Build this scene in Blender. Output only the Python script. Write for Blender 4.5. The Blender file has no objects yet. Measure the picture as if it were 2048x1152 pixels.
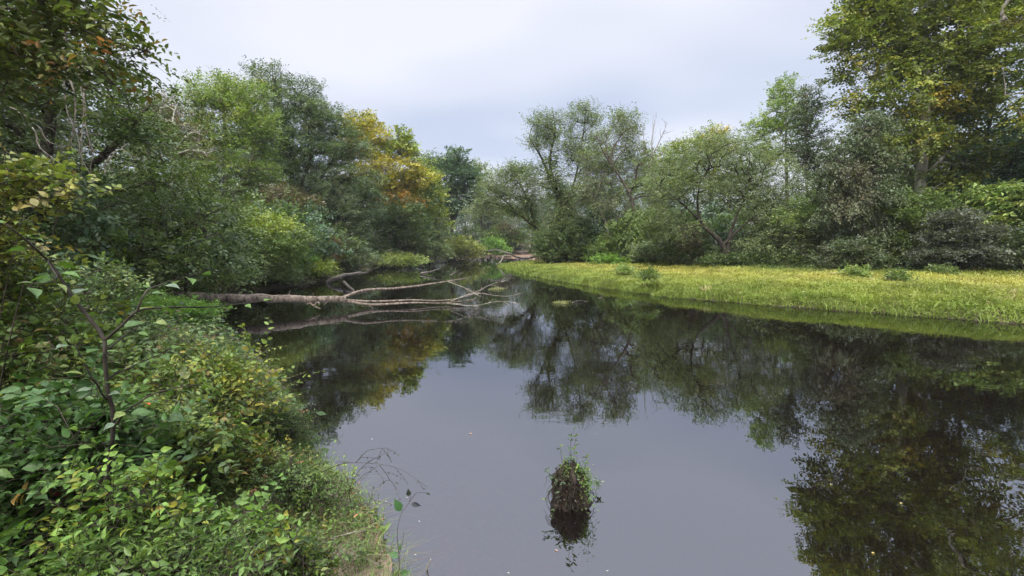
import bpy, math, numpy as np
from math import radians, sin, cos, pi

# ------------------------------------------------------------------ camera maths
F = 882.0; CAMZ = 2.0; PITCH = math.atan(86.0/882.0)
SP, CP = sin(PITCH), cos(PITCH)
def ray(px, py):
    u = (px-1024)/F; v = (576-py)/F
    return np.array([u, CP+v*SP, -SP+v*CP])
def at(px, py, D):
    d = ray(px, py); t = D/d[1]
    return np.array([d[0]*t, D, CAMZ+d[2]*t])
def gnd(px, py, z=0.0):
    d = ray(px, py); t = (z-CAMZ)/d[2]
    return np.array([d[0]*t, d[1]*t, z])

sc = bpy.context.scene
COL = sc.collection
def link(o): COL.objects.link(o); return o

# ------------------------------------------------------------------ materials
def new_mat(name):
    m = bpy.data.materials.new(name); m.use_nodes = True
    nt = m.node_tree
    for n in list(nt.nodes): nt.nodes.remove(n)
    out = nt.nodes.new('ShaderNodeOutputMaterial')
    return m, nt, out
def leaf_mat(name, rough=0.5, trans=0.3, spec=0.35, near=False):
    m, nt, out = new_mat(name)
    a = nt.nodes.new('ShaderNodeAttribute'); a.attribute_name = 'col'
    src = a.outputs['Color']
    tc = nt.nodes.new('ShaderNodeTexCoord')
    nz = nt.nodes.new('ShaderNodeTexNoise'); nz.inputs['Scale'].default_value = 90 if near else 0.9
    nz.inputs['Detail'].default_value = 3
    nt.links.new(tc.outputs['Object'], nz.inputs['Vector'])
    mr = nt.nodes.new('ShaderNodeMapRange'); mr.inputs['From Min'].default_value = .3; mr.inputs['From Max'].default_value = .7
    mr.inputs['To Min'].default_value = .72; mr.inputs['To Max'].default_value = 1.25
    nt.links.new(nz.outputs['Fac'], mr.inputs['Value'])
    mx = nt.nodes.new('ShaderNodeVectorMath'); mx.operation = 'SCALE'
    nt.links.new(src, mx.inputs[0]); nt.links.new(mr.outputs['Result'], mx.inputs['Scale'])
    b = nt.nodes.new('ShaderNodeBsdfPrincipled'); b.inputs['Roughness'].default_value = rough
    b.inputs['Specular IOR Level'].default_value = spec
    t = nt.nodes.new('ShaderNodeBsdfTranslucent')
    s2 = nt.nodes.new('ShaderNodeVectorMath'); s2.operation = 'MULTIPLY'; s2.inputs[1].default_value = (1.15, 1.25, .55)
    nt.links.new(mx.outputs[0], b.inputs['Base Color']); nt.links.new(mx.outputs[0], s2.inputs[0]); nt.links.new(s2.outputs[0], t.inputs['Color'])
    mix = nt.nodes.new('ShaderNodeMixShader'); mix.inputs[0].default_value = trans
    nt.links.new(b.outputs[0], mix.inputs[1]); nt.links.new(t.outputs[0], mix.inputs[2])
    nt.links.new(mix.outputs[0], out.inputs['Surface'])
    return m
def bark_mat(name, c1, c2, scale=6.0, bump=0.5, rough=.9):
    m, nt, out = new_mat(name)
    tc = nt.nodes.new('ShaderNodeTexCoord'); mp = nt.nodes.new('ShaderNodeMapping'); mp.inputs['Scale'].default_value = (1, 1, .3)
    nt.links.new(tc.outputs['Object'], mp.inputs['Vector'])
    nz = nt.nodes.new('ShaderNodeTexNoise'); nz.inputs['Scale'].default_value = scale; nz.inputs['Detail'].default_value = 6; nz.inputs['Roughness'].default_value = .65
    nt.links.new(mp.outputs[0], nz.inputs['Vector'])
    cr = nt.nodes.new('ShaderNodeValToRGB')
    cr.color_ramp.elements[0].position = .36; cr.color_ramp.elements[0].color = (*c1, 1)
    cr.color_ramp.elements[1].position = .64; cr.color_ramp.elements[1].color = (*c2, 1)
    nt.links.new(nz.outputs['Fac'], cr.inputs['Fac'])
    b = nt.nodes.new('ShaderNodeBsdfPrincipled'); b.inputs['Roughness'].default_value = rough; b.inputs['Specular IOR Level'].default_value = .2
    nt.links.new(cr.outputs['Color'], b.inputs['Base Color'])
    bp = nt.nodes.new('ShaderNodeBump'); bp.inputs['Strength'].default_value = bump; bp.inputs['Distance'].default_value = .03
    nt.links.new(nz.outputs['Fac'], bp.inputs['Height']); nt.links.new(bp.outputs[0], b.inputs['Normal'])
    nt.links.new(b.outputs[0], out.inputs['Surface'])
    return m
M_LEAF = leaf_mat('leaf', .5, .3, .3)
M_GLOSS = leaf_mat('glossy_leaf', .5, .25, .3)
M_NEAR = leaf_mat('near_leaf', .5, .3, .25, True)
M_GRASS = leaf_mat('grass_blade', .6, .35, .2)
M_BARK = bark_mat('dark_bark', (.022, .018, .014), (.085, .07, .052))
M_DBARK = bark_mat('darker_bark', (.012, .010, .008), (.05, .042, .032))  # darker bark colour of the forked trunk, leaning ivy tree and sapling
M_GREY = bark_mat('grey_bark', (.10, .09, .075), (.28, .25, .21))
M_PALE = bark_mat('pale_bark', (.22, .2, .16), (.55, .52, .45), 3)
M_DEAD = bark_mat('bleached_wood', (.12, .10, .075), (.33, .285, .235), 9, .3)
M_LOG = bark_mat('weathered_log_wood', (.05, .038, .028), (.22, .175, .135), 13, 1.2)
M_WET = bark_mat('wet_dark_wood', (.02, .016, .012), (.09, .075, .06), 9, .6, .5)
M_SOIL = bark_mat('root_soil', (.008, .006, .005), (.04, .03, .022), 22, 1.0)

# ------------------------------------------------------------------ mesh helpers
def mesh_np(name, V, faces, mats, fcol=None, smooth=True):
    """faces: list of int arrays (M,k); fcol: list of arrays (M,3) matching faces"""
    me = bpy.data.meshes.new(name)
    V = np.ascontiguousarray(V, dtype=np.float32)
    faces = [f for f in faces if len(f)]
    nl = sum(f.size for f in faces); nf = sum(len(f) for f in faces)
    me.vertices.add(len(V)); me.vertices.foreach_set('co', V.ravel())
    me.loops.add(nl); me.loops.foreach_set('vertex_index', np.concatenate([f.ravel() for f in faces]).astype(np.int32))
    me.polygons.add(nf)
    st = []; o = 0
    for f in faces:
        k = f.shape[1]; st.append(o+np.arange(len(f))*k); o += f.size
    me.polygons.foreach_set('loop_start', np.concatenate(st).astype(np.int32))
    if not smooth: me.polygons.foreach_set('use_smooth', np.zeros(nf, bool))
    me.update(calc_edges=True)
    if fcol is not None:
        a = me.attributes.new('col', 'FLOAT_COLOR', 'FACE')
        c = np.ones((nf, 4), np.float32); c[:, :3] = np.concatenate(fcol)
        a.data.foreach_set('color', c.ravel())
    me.materials.append(mats)
    return me
def obj(name, me, parent=None, loc=(0, 0, 0)):
    o = bpy.data.objects.new(name, me); link(o)
    if parent is not None: o.parent = parent
    o.location = loc
    return o
def tag(o, label=None, cat=None, group=None, kind=None):
    if label: o['label'] = label
    if cat: o['category'] = cat
    if group: o['group'] = group
    if kind: o['kind'] = kind
    return o
def thing(name, label, cat, loc, group=None):
    o = bpy.data.objects.new(name, None); link(o); o.location = loc
    o.empty_display_size = .2
    return tag(o, label, cat, group)
def norm(a): return a/np.maximum(np.linalg.norm(a, axis=-1, keepdims=True), 1e-9)

def tubes(P, R, sides):
    """P (B,n,3) R (B,n) -> verts, quads"""
    B, n, _ = P.shape
    T = norm(np.gradient(P, axis=1))
    ref = np.where(np.abs(T[..., 2:3]) > .9, np.array([1., 0, 0]), np.array([0, 0, 1.]))
    ref = np.broadcast_to(ref[:, :1], T.shape)
    A = norm(np.cross(T, ref)); C = np.cross(T, A)
    ang = np.arange(sides)*2*pi/sides
    ring = A[:, :, None]*np.cos(ang)[None, None, :, None]+C[:, :, None]*np.sin(ang)[None, None, :, None]
    V = P[:, :, None]+ring*R[:, :, None, None]
    V = V.reshape(-1, 3)
    b = np.arange(B)[:, None, None]*n*sides; i = np.arange(n-1)[None, :, None]*sides; s = np.arange(sides)[None, None, :]
    s2 = (s+1) % sides
    q = np.stack([b+i+s, b+i+s2, b+i+sides+s2, b+i+sides+s], -1).reshape(-1, 4)
    caps = np.stack([np.arange(B)*n*sides+(n-1)*sides+k for k in range(sides)], -1)
    return V, q, caps
class MB:
    def __init__(s): s.V = []; s.F = {}; s.C = {}; s.n = 0
    def add(s, V, faces, cols=None):
        for i, f in enumerate(faces):
            k = f.shape[1]
            s.F.setdefault(k, []).append(f+s.n)
            if cols is not None: s.C.setdefault(k, []).append(cols[i])
        s.V.append(V); s.n += len(V)
    def tube(s, P, R, sides=6, cap=True):
        P = np.asarray(P, float); R = np.asarray(R, float)
        if P.ndim == 2: P = P[None]; R = R[None]
        v, q, c = tubes(P, R, sides)
        s.add(v, [q, c] if cap else [q])
    def build(s, name, mat, parent=None, origin=None, loc=(0, 0, 0), smooth=True):
        V = np.concatenate(s.V)
        if origin is not None: V = V-np.asarray(origin)
        ks = sorted(s.F)
        me = mesh_np(name, V, [np.concatenate(s.F[k]) for k in ks], mat, [np.concatenate(s.C[k]) for k in ks] if s.C else None, smooth)
        return obj(name, me, parent, loc)

# leaf templates : local x = along leaf, y = across, z = normal
def template(kind):
    if kind == 'quad':
        v = [(0, 0, 0), (.45, -.5, .06), (1, 0, -.04), (.5, .5, .06)]
        return np.array(v), [np.array([[0, 1, 2, 3]])]
    if kind == 'fold':
        v = [(0, 0, 0), (.3, -.45, .1), (.68, -.30, .08), (1, 0, -.12), (.68, .30, .08), (.3, .45, .1)]
        return np.array(v), [np.array([[0, 1, 2, 3], [0, 3, 4, 5]])]
    if kind == 'near':
        m = [(0, 0, 0), (.33, 0, .02), (.68, 0, -.02), (1, 0, -.18)]
        r = [(.12, -.27, .06), (.36, -.5, .10), (.66, -.33, .05), (.86, -.11, -.05)]
        l = [(x, -y, z) for x, y, z in r]
        v = m+r+l  # 0-3 mid, 4-7 right, 8-11 left
        quads = [[0, 4, 5, 1], [1, 5, 6, 2], [2, 6, 7, 3], [0, 1, 9, 8], [1, 2, 10, 9], [2, 3, 11, 10]]
        return np.array(v, float), [np.array(quads)]
    if kind == 'needle':
        v = [(0, -.5, 0), (0, .5, 0), (1, .5, 0), (1, -.5, 0)]
        return np.array(v), [np.array([[0, 1, 2, 3]])]
def leaves(mb, P, d, nrm, L, W, col, kind):
    """place leaves at P, direction d, normal nrm, length L, width W"""
    tv, tf = template(kind)
    d = norm(d); y = norm(np.cross(nrm, d)); z = np.cross(d, y)
    V = P[:, None]+d[:, None]*(tv[None, :, 0:1]*L[:, None, None])+y[:, None]*(tv[None, :, 1:2]*W[:, None, None])+z[:, None]*(tv[None, :, 2:3]*L[:, None, None])
    n = len(tv); N = len(P)
    fs = []; cs = []
    for f in tf:
        fs.append((np.arange(N)[:, None, None]*n+f[None]).reshape(-1, f.shape[1]))
        cs.append(np.repeat(col, len(f), axis=0))
    mb.add(V.reshape(-1, 3), fs, cs)

PAL = {
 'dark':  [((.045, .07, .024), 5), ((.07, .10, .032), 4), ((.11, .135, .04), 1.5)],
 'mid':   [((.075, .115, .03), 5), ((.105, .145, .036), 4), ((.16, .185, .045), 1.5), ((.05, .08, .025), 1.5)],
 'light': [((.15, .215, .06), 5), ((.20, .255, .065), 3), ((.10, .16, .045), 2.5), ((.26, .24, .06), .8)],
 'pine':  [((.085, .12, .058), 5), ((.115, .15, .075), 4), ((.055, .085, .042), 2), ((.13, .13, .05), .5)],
 'yellow': [((.33, .28, .04), 5), ((.24, .24, .035), 4), ((.36, .24, .035), 2), ((.13, .16, .03), 2.5)],
 'orange': [((.40, .21, .045), 5), ((.34, .24, .04), 3), ((.30, .15, .04), 2)],
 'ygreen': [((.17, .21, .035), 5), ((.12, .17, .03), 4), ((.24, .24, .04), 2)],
 'blue':  [((.055, .095, .05), 5), ((.08, .125, .06), 4), ((.04, .07, .035), 2)],
 'willow': [((.12, .155, .065), 5), ((.09, .125, .05), 4), ((.17, .20, .09), 3), ((.18, .18, .05), .6)],
 'grey':  [((.07, .095, .04), 5), ((.05, .072, .03), 4), ((.11, .13, .07), 2), ((.085, .07, .04), 1)],
 'syc':   [((.145, .18, .032), 5), ((.10, .14, .03), 4), ((.22, .235, .04), 3), ((.34, .23, .03), .5), ((.06, .09, .025), 1)],
 'brown': [((.11, .082, .05), 5), ((.13, .095, .055), 3), ((.085, .07, .045), 3), ((.09, .10, .045), 3)],
 'rust':  [((.28, .13, .06), 5), ((.2, .11, .06), 3)],
 'bright': [((.13, .24, .04), 5), ((.19, .28, .05), 3), ((.08, .16, .035), 3)],
 'near':  [((.07, .115, .025), 6), ((.10, .155, .035), 5), ((.16, .20, .035), 2.5), ((.14, .18, .095), 1.3), ((.32, .30, .035), .6), ((.40, .15, .06), .25), ((.20, .14, .08), .5), ((.045, .08, .02), 3)],
 'nearlight': [((.12, .21, .04), 5), ((.16, .25, .045), 3), ((.08, .15, .035), 3), ((.45, .33, .03), .35), ((.4, .18, .03), .12)],
 'nearfall': [((.14, .19, .035), 5), ((.26, .25, .035), 2), ((.08, .13, .03), 4), ((.35, .15, .05), .7), ((.40, .30, .05), .8)],
 'herb':  [((.08, .14, .035), 5), ((.12, .19, .045), 4), ((.16, .22, .06), 2), ((.05, .09, .03), 2)],
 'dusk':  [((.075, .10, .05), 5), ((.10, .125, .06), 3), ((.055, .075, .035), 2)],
}
def pick(pal, n, rng):
    p = PAL[pal] if isinstance(pal, str) else pal
    w = np.array([x[1] for x in p], float); w /= w.sum()
    c = np.array([x[0] for x in p])
    return c[rng.choice(len(p), n, p=w)]

# ------------------------------------------------------------------ river and terrain
LS = [gnd(*p) for p in [(790, 1152), (765, 1090), (735, 1015), (650, 935), (600, 860), (560, 790), (505, 720), (450, 668), (425, 640), (470, 596), (540, 579), (600, 571), (650, 562), (690, 552), (720, 543), (790, 532), (850, 526), (890, 522), (920, 519)]]
FAR = [gnd(*p) for p in [(945, 515), (985, 514.5), (1040, 517), (1078, 521)]]
RS = [gnd(*p) for p in [(1030, 527), (995, 534), (1040, 546), (1085, 556), (1200, 576), (1350, 595), (1500, 609), (1700, 622), (1900, 637), (2048, 648)]]
poly = [(-.45, 2.15), (.4, 1.5), (1.5, 1.2), (4., .9), (9, -.5), (20, -4), (60, -16)][::-1]
near_n = len(poly)
pts = [np.array(p, float) for p in poly]+[p[:2] for p in LS]+[p[:2] for p in FAR]+[p[:2] for p in RS]+[np.array(p, float) for p in [(18, 10.2), (30, 8), (60, 3)]]
side = ['N']*(near_n-1)+['L']*(len(LS))+['F']*len(FAR)+['R']*(len(RS)+2+1)+['X']
PG = np.array(pts); nE = len(PG)
side = (side+['X']*nE)[:nE]
SN = np.array([{'N': 0, 'L': 1, 'F': 2, 'R': 3, 'X': 4}[s] for s in side])
def shore(x, y):
    """signed distance to the river outline (positive on land) and the bank it belongs to"""
    x = np.asarray(x, float); y = np.asarray(y, float); sh = x.shape
    q = np.stack([x.ravel(), y.ravel()], -1)
    A = PG; B = np.roll(PG, -1, 0)
    best = np.full(len(q), 1e18); idx = np.zeros(len(q), int); inside = np.zeros(len(q), bool)
    for i in range(nE):
        a, b = A[i], B[i]; ab = b-a
        if SN[i] != 4:
            t = np.clip(((q-a)@ab)/(ab@ab), 0, 1)
            dd = ((q-a-t[:, None]*ab)**2).sum(1)
            m = dd < best; best[m] = dd[m]; idx[m] = i
        c = (a[1] > q[:, 1]) != (b[1] > q[:, 1])
        with np.errstate(divide='ignore', invalid='ignore'):
            xi = (b[0]-a[0])*(q[:, 1]-a[1])/(b[1]-a[1])+a[0]
        inside ^= c & (q[:, 0] < xi)
    d = np.sqrt(best); d[inside] *= -1
    return d.reshape(sh), SN[idx].reshape(sh)
def wob(x, y, s, ph=0):
    return (np.sin(x*s+ph+1.3*np.sin(y*s*.7+ph))*np.cos(y*s*1.1-ph*.7+.9*np.sin(x*s*.6)))
def height(x, y):
    x = np.asarray(x, float); y = np.asarray(y, float)
    d, s = shore(x, y)
    dn = d+.12*wob(x, y, 2.3)*np.clip(np.hypot(x, y)/8, .45, 1.5)+.035*wob(x, y, 9.7, 3)
    land = np.maximum(dn, 0); wat = np.maximum(-dn, 0)
    hl = .42*(1-np.exp(-land/.55))+.06*land
    hn = .16*(1-np.exp(-land/.5))+.14*np.minimum(land, 3)
    hr = (.56*(1-np.exp(-land/.8))+.016*np.minimum(land, 20))*np.interp(x, [0, 4, 12], [.4, .6, 1.])
    hf = .2*(1-np.exp(-land/1.5))+.02*land
    h = np.where(s == 1, hl, np.where(s == 3, hr, np.where(s == 0, hn, hf)))
    r = np.hypot(x, y)
    k = np.clip((r-4)/3, 0, 1); h = np.where(s == 1, hn*(1-k)+hl*k, h)
    h = np.minimum(h, 3.0)+.05*wob(x, y, 1.1, 2)*np.clip(land/1.5, 0, 1)+.02*wob(x, y, 5, 1)*np.clip(land*2, 0, 1)
    h = h+np.clip((np.hypot(x, y-30)-70)/200, 0, 1)*6
    depth = -.13*wat-.5*(1-np.exp(-np.maximum(wat-.9, 0)/1.2))
    depth = np.maximum(depth, -1.6)
    return np.where(dn > 0, h, depth-.005)
def wet_edge(x, y, d):
    return d+.12*wob(x, y, 2.3)*np.clip(np.hypot(x, y)/8, .45, 1.5)+.035*wob(x, y, 9.7, 3)
def hz(x, y): return float(height(np.array([x]), np.array([y]))[0])

def build_ground():
    def axis(lo, hi, c, fine, n):
        t = np.linspace(-1, 1, n)
        s = np.sinh(t*5.2)/np.sinh(5.2)
        return np.where(s < 0, c+s*(c-lo), c+s*(hi-c))
    xs = axis(-420, 420, -1, 0, 331); ys = axis(-250, 620, 4, 0, 331)
    # extra density round the visible banks
    xs = np.unique(np.concatenate([xs, np.linspace(-16, 30, 260)])); ys = np.unique(np.concatenate([ys, np.linspace(.5, 45, 260)]))
    X, Y = np.meshgrid(xs, ys); Z = height(X, Y)
    nx, ny = len(xs), len(ys)
    V = np.stack([X, Y, Z], -1).reshape(-1, 3)
    i = np.arange(ny-1)[:, None]*nx+np.arange(nx-1)[None]
    Fq = np.stack([i, i+1, i+nx+1, i+nx], -1).reshape(-1, 4)
    d, s = shore(X, Y)
    d = d.ravel(); s = s.ravel(); x = V[:, 0]; y = V[:, 1]
    litter = np.array([.075, .052, .034]); grassc = np.array([.16, .16, .035]); mud = np.array([.17, .105, .07]); sand = np.array([.46, .32, .23]); bed = np.array([.025, .014, .008])
    c = np.tile(litter, (len(V), 1))
    g = np.clip(1-(d-9)/3, 0, 1)*(s == 3)*(d > 0); c = c*(1-g[:, None])+grassc*g[:, None]
    mm = np.clip(1.5-np.abs(d)/.7, 0, 1)*(s != 0); c = c*(1-mm[:, None]*.9)+np.array([.035, .03, .016])*mm[:, None]*.9
    mf = ((s == 2) & (d > -1) & (d < 9)); c[mf] = mud
    under = np.clip(-d/.6, 0, 1); c = c*(1-under[:, None])+bed*under[:, None]
    nearb = np.clip(1-np.hypot(x+.3, y-2.6)/2.3, 0, 1)**.6*np.clip(1-np.abs(d)/1.9, 0, 1); c = c*(1-nearb[:, None])+sand*nearb[:, None]
    me = mesh_np('ground', V, [Fq], None)
    a = me.attributes.new('col', 'FLOAT_COLOR', 'POINT'); cc = np.ones((len(V), 4), np.float32); cc[:, :3] = c
    a.data.foreach_set('color', cc.ravel())
    m, nt, out = new_mat('earth')
    at_ = nt.nodes.new('ShaderNodeAttribute'); at_.attribute_name = 'col'
    tc = nt.nodes.new('ShaderNodeTexCoord')
    n1 = nt.nodes.new('ShaderNodeTexNoise'); n1.inputs['Scale'].default_value = 3.5; n1.inputs['Detail'].default_value = 8; n1.inputs['Roughness'].default_value = .7
    nt.links.new(tc.outputs['Object'], n1.inputs['Vector'])
    mr = nt.nodes.new('ShaderNodeMapRange'); mr.inputs['From Min'].default_value = .3; mr.inputs['From Max'].default_value = .7; mr.inputs['To Min'].default_value = .5; mr.inputs['To Max'].default_value = 1.45
    nt.links.new(n1.outputs['Fac'], mr.inputs['Value'])
    sc_ = nt.nodes.new('ShaderNodeVectorMath'); sc_.operation = 'SCALE'
    nt.links.new(at_.outputs['Color'], sc_.inputs[0]); nt.links.new(mr.outputs[0], sc_.inputs['Scale'])
    b = nt.nodes.new('ShaderNodeBsdfPrincipled'); b.inputs['Roughness'].default_value = .9; b.inputs['Specular IOR Level'].default_value = .2
    nt.links.new(sc_.outputs[0], b.inputs['Base Color'])
    n2 = nt.nodes.new('ShaderNodeTexNoise'); n2.inputs['Scale'].default_value = 30; n2.inputs['Detail'].default_value = 6
    nt.links.new(tc.outputs['Object'], n2.inputs['Vector'])
    bp = nt.nodes.new('ShaderNodeBump'); bp.inputs['Strength'].default_value = .7; bp.inputs['Distance'].default_value = .03
    nt.links.new(n2.outputs['Fac'], bp.inputs['Height']); nt.links.new(bp.outputs[0], b.inputs['Normal'])
    nt.links.new(b.outputs[0], out.inputs['Surface'])
    me.materials.clear(); me.materials.append(m)
    tag(obj('ground', me), 'dark litter-covered earth forming both river banks', 'ground', kind='structure')
build_ground()

def build_water():
    lo, hi, y0, y1 = -90, 90, -40, 130
    V = np.array([(x, y, 0.) for y in (y0, y1) for x in (lo, hi)])
    me = mesh_np('river_water', V, [np.array([[0, 1, 3, 2]])], None, smooth=False)
    m, nt, out = new_mat('tannin_water')
    tc = nt.nodes.new('ShaderNodeTexCoord')
    mp = nt.nodes.new('ShaderNodeMapping'); mp.inputs['Scale'].default_value = (.8, 1.6, 1)
    nt.links.new(tc.outputs['Object'], mp.inputs['Vector'])
    n1 = nt.nodes.new('ShaderNodeTexNoise'); n1.inputs['Scale'].default_value = 2.2; n1.inputs['Detail'].default_value = 3; n1.inputs['Roughness'].default_value = .5
    nt.links.new(mp.outputs[0], n1.inputs['Vector'])
    n3 = nt.nodes.new('ShaderNodeTexNoise'); n3.inputs['Scale'].default_value = .35; n3.inputs['Detail'].default_value = 2
    nt.links.new(tc.outputs['Object'], n3.inputs['Vector'])
    ms = nt.nodes.new('ShaderNodeMapRange'); ms.inputs['From Min'].default_value = .42; ms.inputs['From Max'].default_value = .62; ms.inputs['To Min'].default_value = .25; ms.inputs['To Max'].default_value = 1.0
    nt.links.new(n3.outputs['Fac'], ms.inputs['Value'])
    bp = nt.nodes.new('ShaderNodeBump'); bp.inputs['Distance'].default_value = .0022
    nt.links.new(ms.outputs[0], bp.inputs['Strength'])
    nt.links.new(n1.outputs['Fac'], bp.inputs['Height'])
    gl = nt.nodes.new('ShaderNodeBsdfGlossy'); gl.inputs['Roughness'].default_value = .0; gl.inputs['Color'].default_value = (.87, .91, 1.0, 1)
    nt.links.new(bp.outputs[0], gl.inputs['Normal'])
    fr = nt.nodes.new('ShaderNodeFresnel'); fr.inputs['IOR'].default_value = 3.5
    nt.links.new(bp.outputs[0], fr.inputs['Normal'])
    # body of the water: tinted see-through mixed with suspended brown matter
    tr = nt.nodes.new('ShaderNodeBsdfTransparent'); tr.inputs['Color'].default_value = (.52, .32, .18, 1)
    df = nt.nodes.new('ShaderNodeBsdfDiffuse'); df.inputs['Color'].default_value = (.009, .006, .0045, 1)
    mb = nt.nodes.new('ShaderNodeMixShader'); mb.inputs[0].default_value = .45
    nt.links.new(tr.outputs[0], mb.inputs[1]); nt.links.new(df.outputs[0], mb.inputs[2])
    mx = nt.nodes.new('ShaderNodeMixShader')
    nt.links.new(fr.outputs[0], mx.inputs[0]); nt.links.new(mb.outputs[0], mx.inputs[1]); nt.links.new(gl.outputs[0], mx.inputs[2])
    nt.links.new(mx.outputs[0], out.inputs['Surface'])
    me.materials.clear(); me.materials.append(m)
    tag(obj('river_water', me), 'still dark brown river reflecting trees and pale sky', 'river', kind='structure')
build_water()

# ------------------------------------------------------------------ plants
def grow(paths, radii, C, rng, rt, bow=.14, S=4, pen=.6):
    """trunk paths + clump centres -> branch chains (B,S+1,3),(B,S+1)"""
    nodes = []; par = []; first = []
    for p in paths:
        b = len(nodes)
        for i in range(len(p)):
            nodes.append(p[i]); par.append(b+i-1 if i else -1)
    nt0 = len(nodes)
    cap = nt0+len(C)*S
    N = np.zeros((cap, 3)); N[:nt0] = nodes; n = nt0
    dist0 = np.zeros(cap); 
    tr = N[:nt0]
    d0 = np.array([np.min(np.linalg.norm(tr-c, axis=1)) for c in C]) if len(C) else []
    order = np.argsort(d0); chains = []; att = []
    for k in order:
        c = C[k]
        v = c-N[:n]; dd = np.linalg.norm(v, axis=1)
        cost = dd+pen*np.maximum(0, -v[:, 2]+.15*dd)*1.2+.25*dist0[:n]
        j = int(np.argmin(cost)); a = N[j].copy(); L = dd[j]
        ctrl = (a+c)/2+np.array([0, 0, bow*L])+rng.normal(0, .09*L, 3)
        t = np.linspace(0, 1, S+1)[:, None]
        Q = (1-t)**2*a+2*t*(1-t)*ctrl+t*t*c
        Q[1:-1] += rng.normal(0, .025*L, (S-1, 3))
        chains.append(Q); att.append((j, n))
        for s in range(S):
            N[n] = Q[s+1]; par.append(j if s == 0 else n-1); dist0[n] = dist0[j]+L*(s+1)/S if j >= nt0 else L*(s+1)/S; n += 1
    cnt = np.zeros(n)
    for (j, s0) in att: cnt[s0+S-1] += 1
    for i in range(n-1, nt0-1, -1):
        p = par[i]
        if p >= 0: cnt[p] += cnt[i]
    R = rt*np.maximum(cnt, 1)**.5
    Pc = np.array(chains) if chains else np.zeros((0, S+1, 3)); Rc = np.zeros(Pc.shape[:2])
    Rmax = max(max(r) for r in radii)
    for b, (j, s0) in enumerate(att):
        Rc[b, 1:] = R[s0:s0+S]; Rc[b, 0] = R[s0]*1.15
        if cnt[s0+S-1] <= 1: Rc[b, -1] *= .5
    Rc = np.minimum(Rc, Rmax*.75)
    return Pc, Rc
def resample(p, n):
    p = np.asarray(p, float); L = np.r_[0, np.cumsum(np.linalg.norm(np.diff(p, axis=0), axis=1))]
    # smooth (catmull-like) by cubic hermite on chord length
    m = np.gradient(p, L, axis=0) if len(p) > 2 else np.repeat((p[1:]-p[:1])/max(L[-1], 1e-9), len(p), 0)
    s = np.linspace(0, L[-1], n); i = np.clip(np.searchsorted(L, s, 'right')-1, 0, len(p)-2)
    h = (L[i+1]-L[i]); t = ((s-L[i])/h)[:, None]; h = h[:, None]
    return (2*t**3-3*t**2+1)*p[i]+(t**3-2*t**2+t)*h*m[i]+(-2*t**3+3*t**2)*p[i+1]+(t**3-t**2)*h*m[i+1]

def foliage(mb, C, ctr, rng, pal, twigs, K, tl, cr, L, asp, kind, droop=.15, flat=.6, upb=.15, tw=None, twr=.002, hue=.16, vert=.0, outw=.6):
    """leafy twigs round clump centres C"""
    M = len(C)*twigs
    ci = np.repeat(np.arange(len(C)), twigs)
    st = C[ci]+rng.normal(0, 1, (M, 3))*np.array([1, 1, flat])*cr*.55
    out = norm(C[ci]-ctr)*outw
    d = norm(out+rng.normal(0, .75, (M, 3))*np.array([1, 1, .55])+np.array([0, 0, upb]))
    ll = tl*rng.uniform(.6, 1.3, M)
    nt = norm(np.array([0, 0, 1.])+rng.normal(0, .38, (M, 3)))
    nt = norm(nt-(nt*d).sum(1, keepdims=True)*d)
    u = np.cross(nt, d)
    k = np.arange(K); t = (k+.6)/K
    pos = st[:, None]+d[:, None]*(ll[:, None, None]*t[None, :, None])
    pos[..., 2] -= droop*ll[:, None]*t[None]**2
    sgn = np.where(k % 2 == 0, 1., -1.)[None, :, None]
    ld = .55*d[:, None]+.85*sgn*u[:, None]+rng.normal(0, .25, (M, K, 3)); ld[..., 2] -= droop+vert
    ln = nt[:, None]+rng.normal(0, .32, (M, K, 3))
    ccol = pick(pal, len(C), rng)*rng.uniform(1-hue, 1+hue, (len(C), 1))
    tcol = ccol[ci]*.6+pick(pal, M, rng)*.4
    lc = (tcol[:, None]*.7+pick(pal, M*K, rng).reshape(M, K, 3)*.3)*rng.uniform(.62, 1.42, (M, K, 1))
    n = M*K
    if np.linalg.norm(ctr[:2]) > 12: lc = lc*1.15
    LL = L*rng.uniform(.6, 1.2, n)*np.repeat(rng.uniform(.7, 1.25, len(C))[ci], K)
    leaves(mb, pos.reshape(-1, 3), ld.reshape(-1, 3), ln.reshape(-1, 3), LL, LL*asp*rng.uniform(.7, 1.15, n), lc.reshape(-1, 3), kind)
    if tw is not None:
        tt = np.array([0, .5, 1.])
        P = st[:, None]+d[:, None]*(ll[:, None, None]*tt[None, :, None]); P[..., 2] -= droop*ll[:, None]*tt[None]**2
        base = C[ci]
        P = np.concatenate([base[:, None], P], 1)
        tw.tube(P, np.tile(np.array([twr*1.4, twr, twr*.8, twr*.4]), (M, 1)), 3, False)

def lobes_pts(lobes, D, n, rng, dd=None, shell=.35):
    """sample clump centres in ellipsoids given by their middle (px,py), radii in px, optional depth offset"""
    W = []; 
    for l in lobes:
        W.append((l[2]*l[3])**1.0)
    W = np.array(W, float); W /= W.sum()
    out = []
    cnt = rng.multinomial(n, W)
    for l, c in zip(lobes, cnt):
        Dl = D+(l[4] if len(l) > 4 else 0)
        ctr = at(l[0], l[1], Dl); rx = l[2]/F*Dl; rz = l[3]/F*Dl; ry = (l[5] if len(l) > 5 else rx)
        v = norm(rng.normal(0, 1, (c, 3)))*(rng.uniform(shell**3, 1, (c, 1))**(1/3))
        v *= 1+.12*np.sin(v[:, :1]*7+l[0])*np.cos(v[:, 2:]*6+l[1])
        out.append(ctr+v*np.array([rx, ry, rz]))
    return np.concatenate(out)

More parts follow.
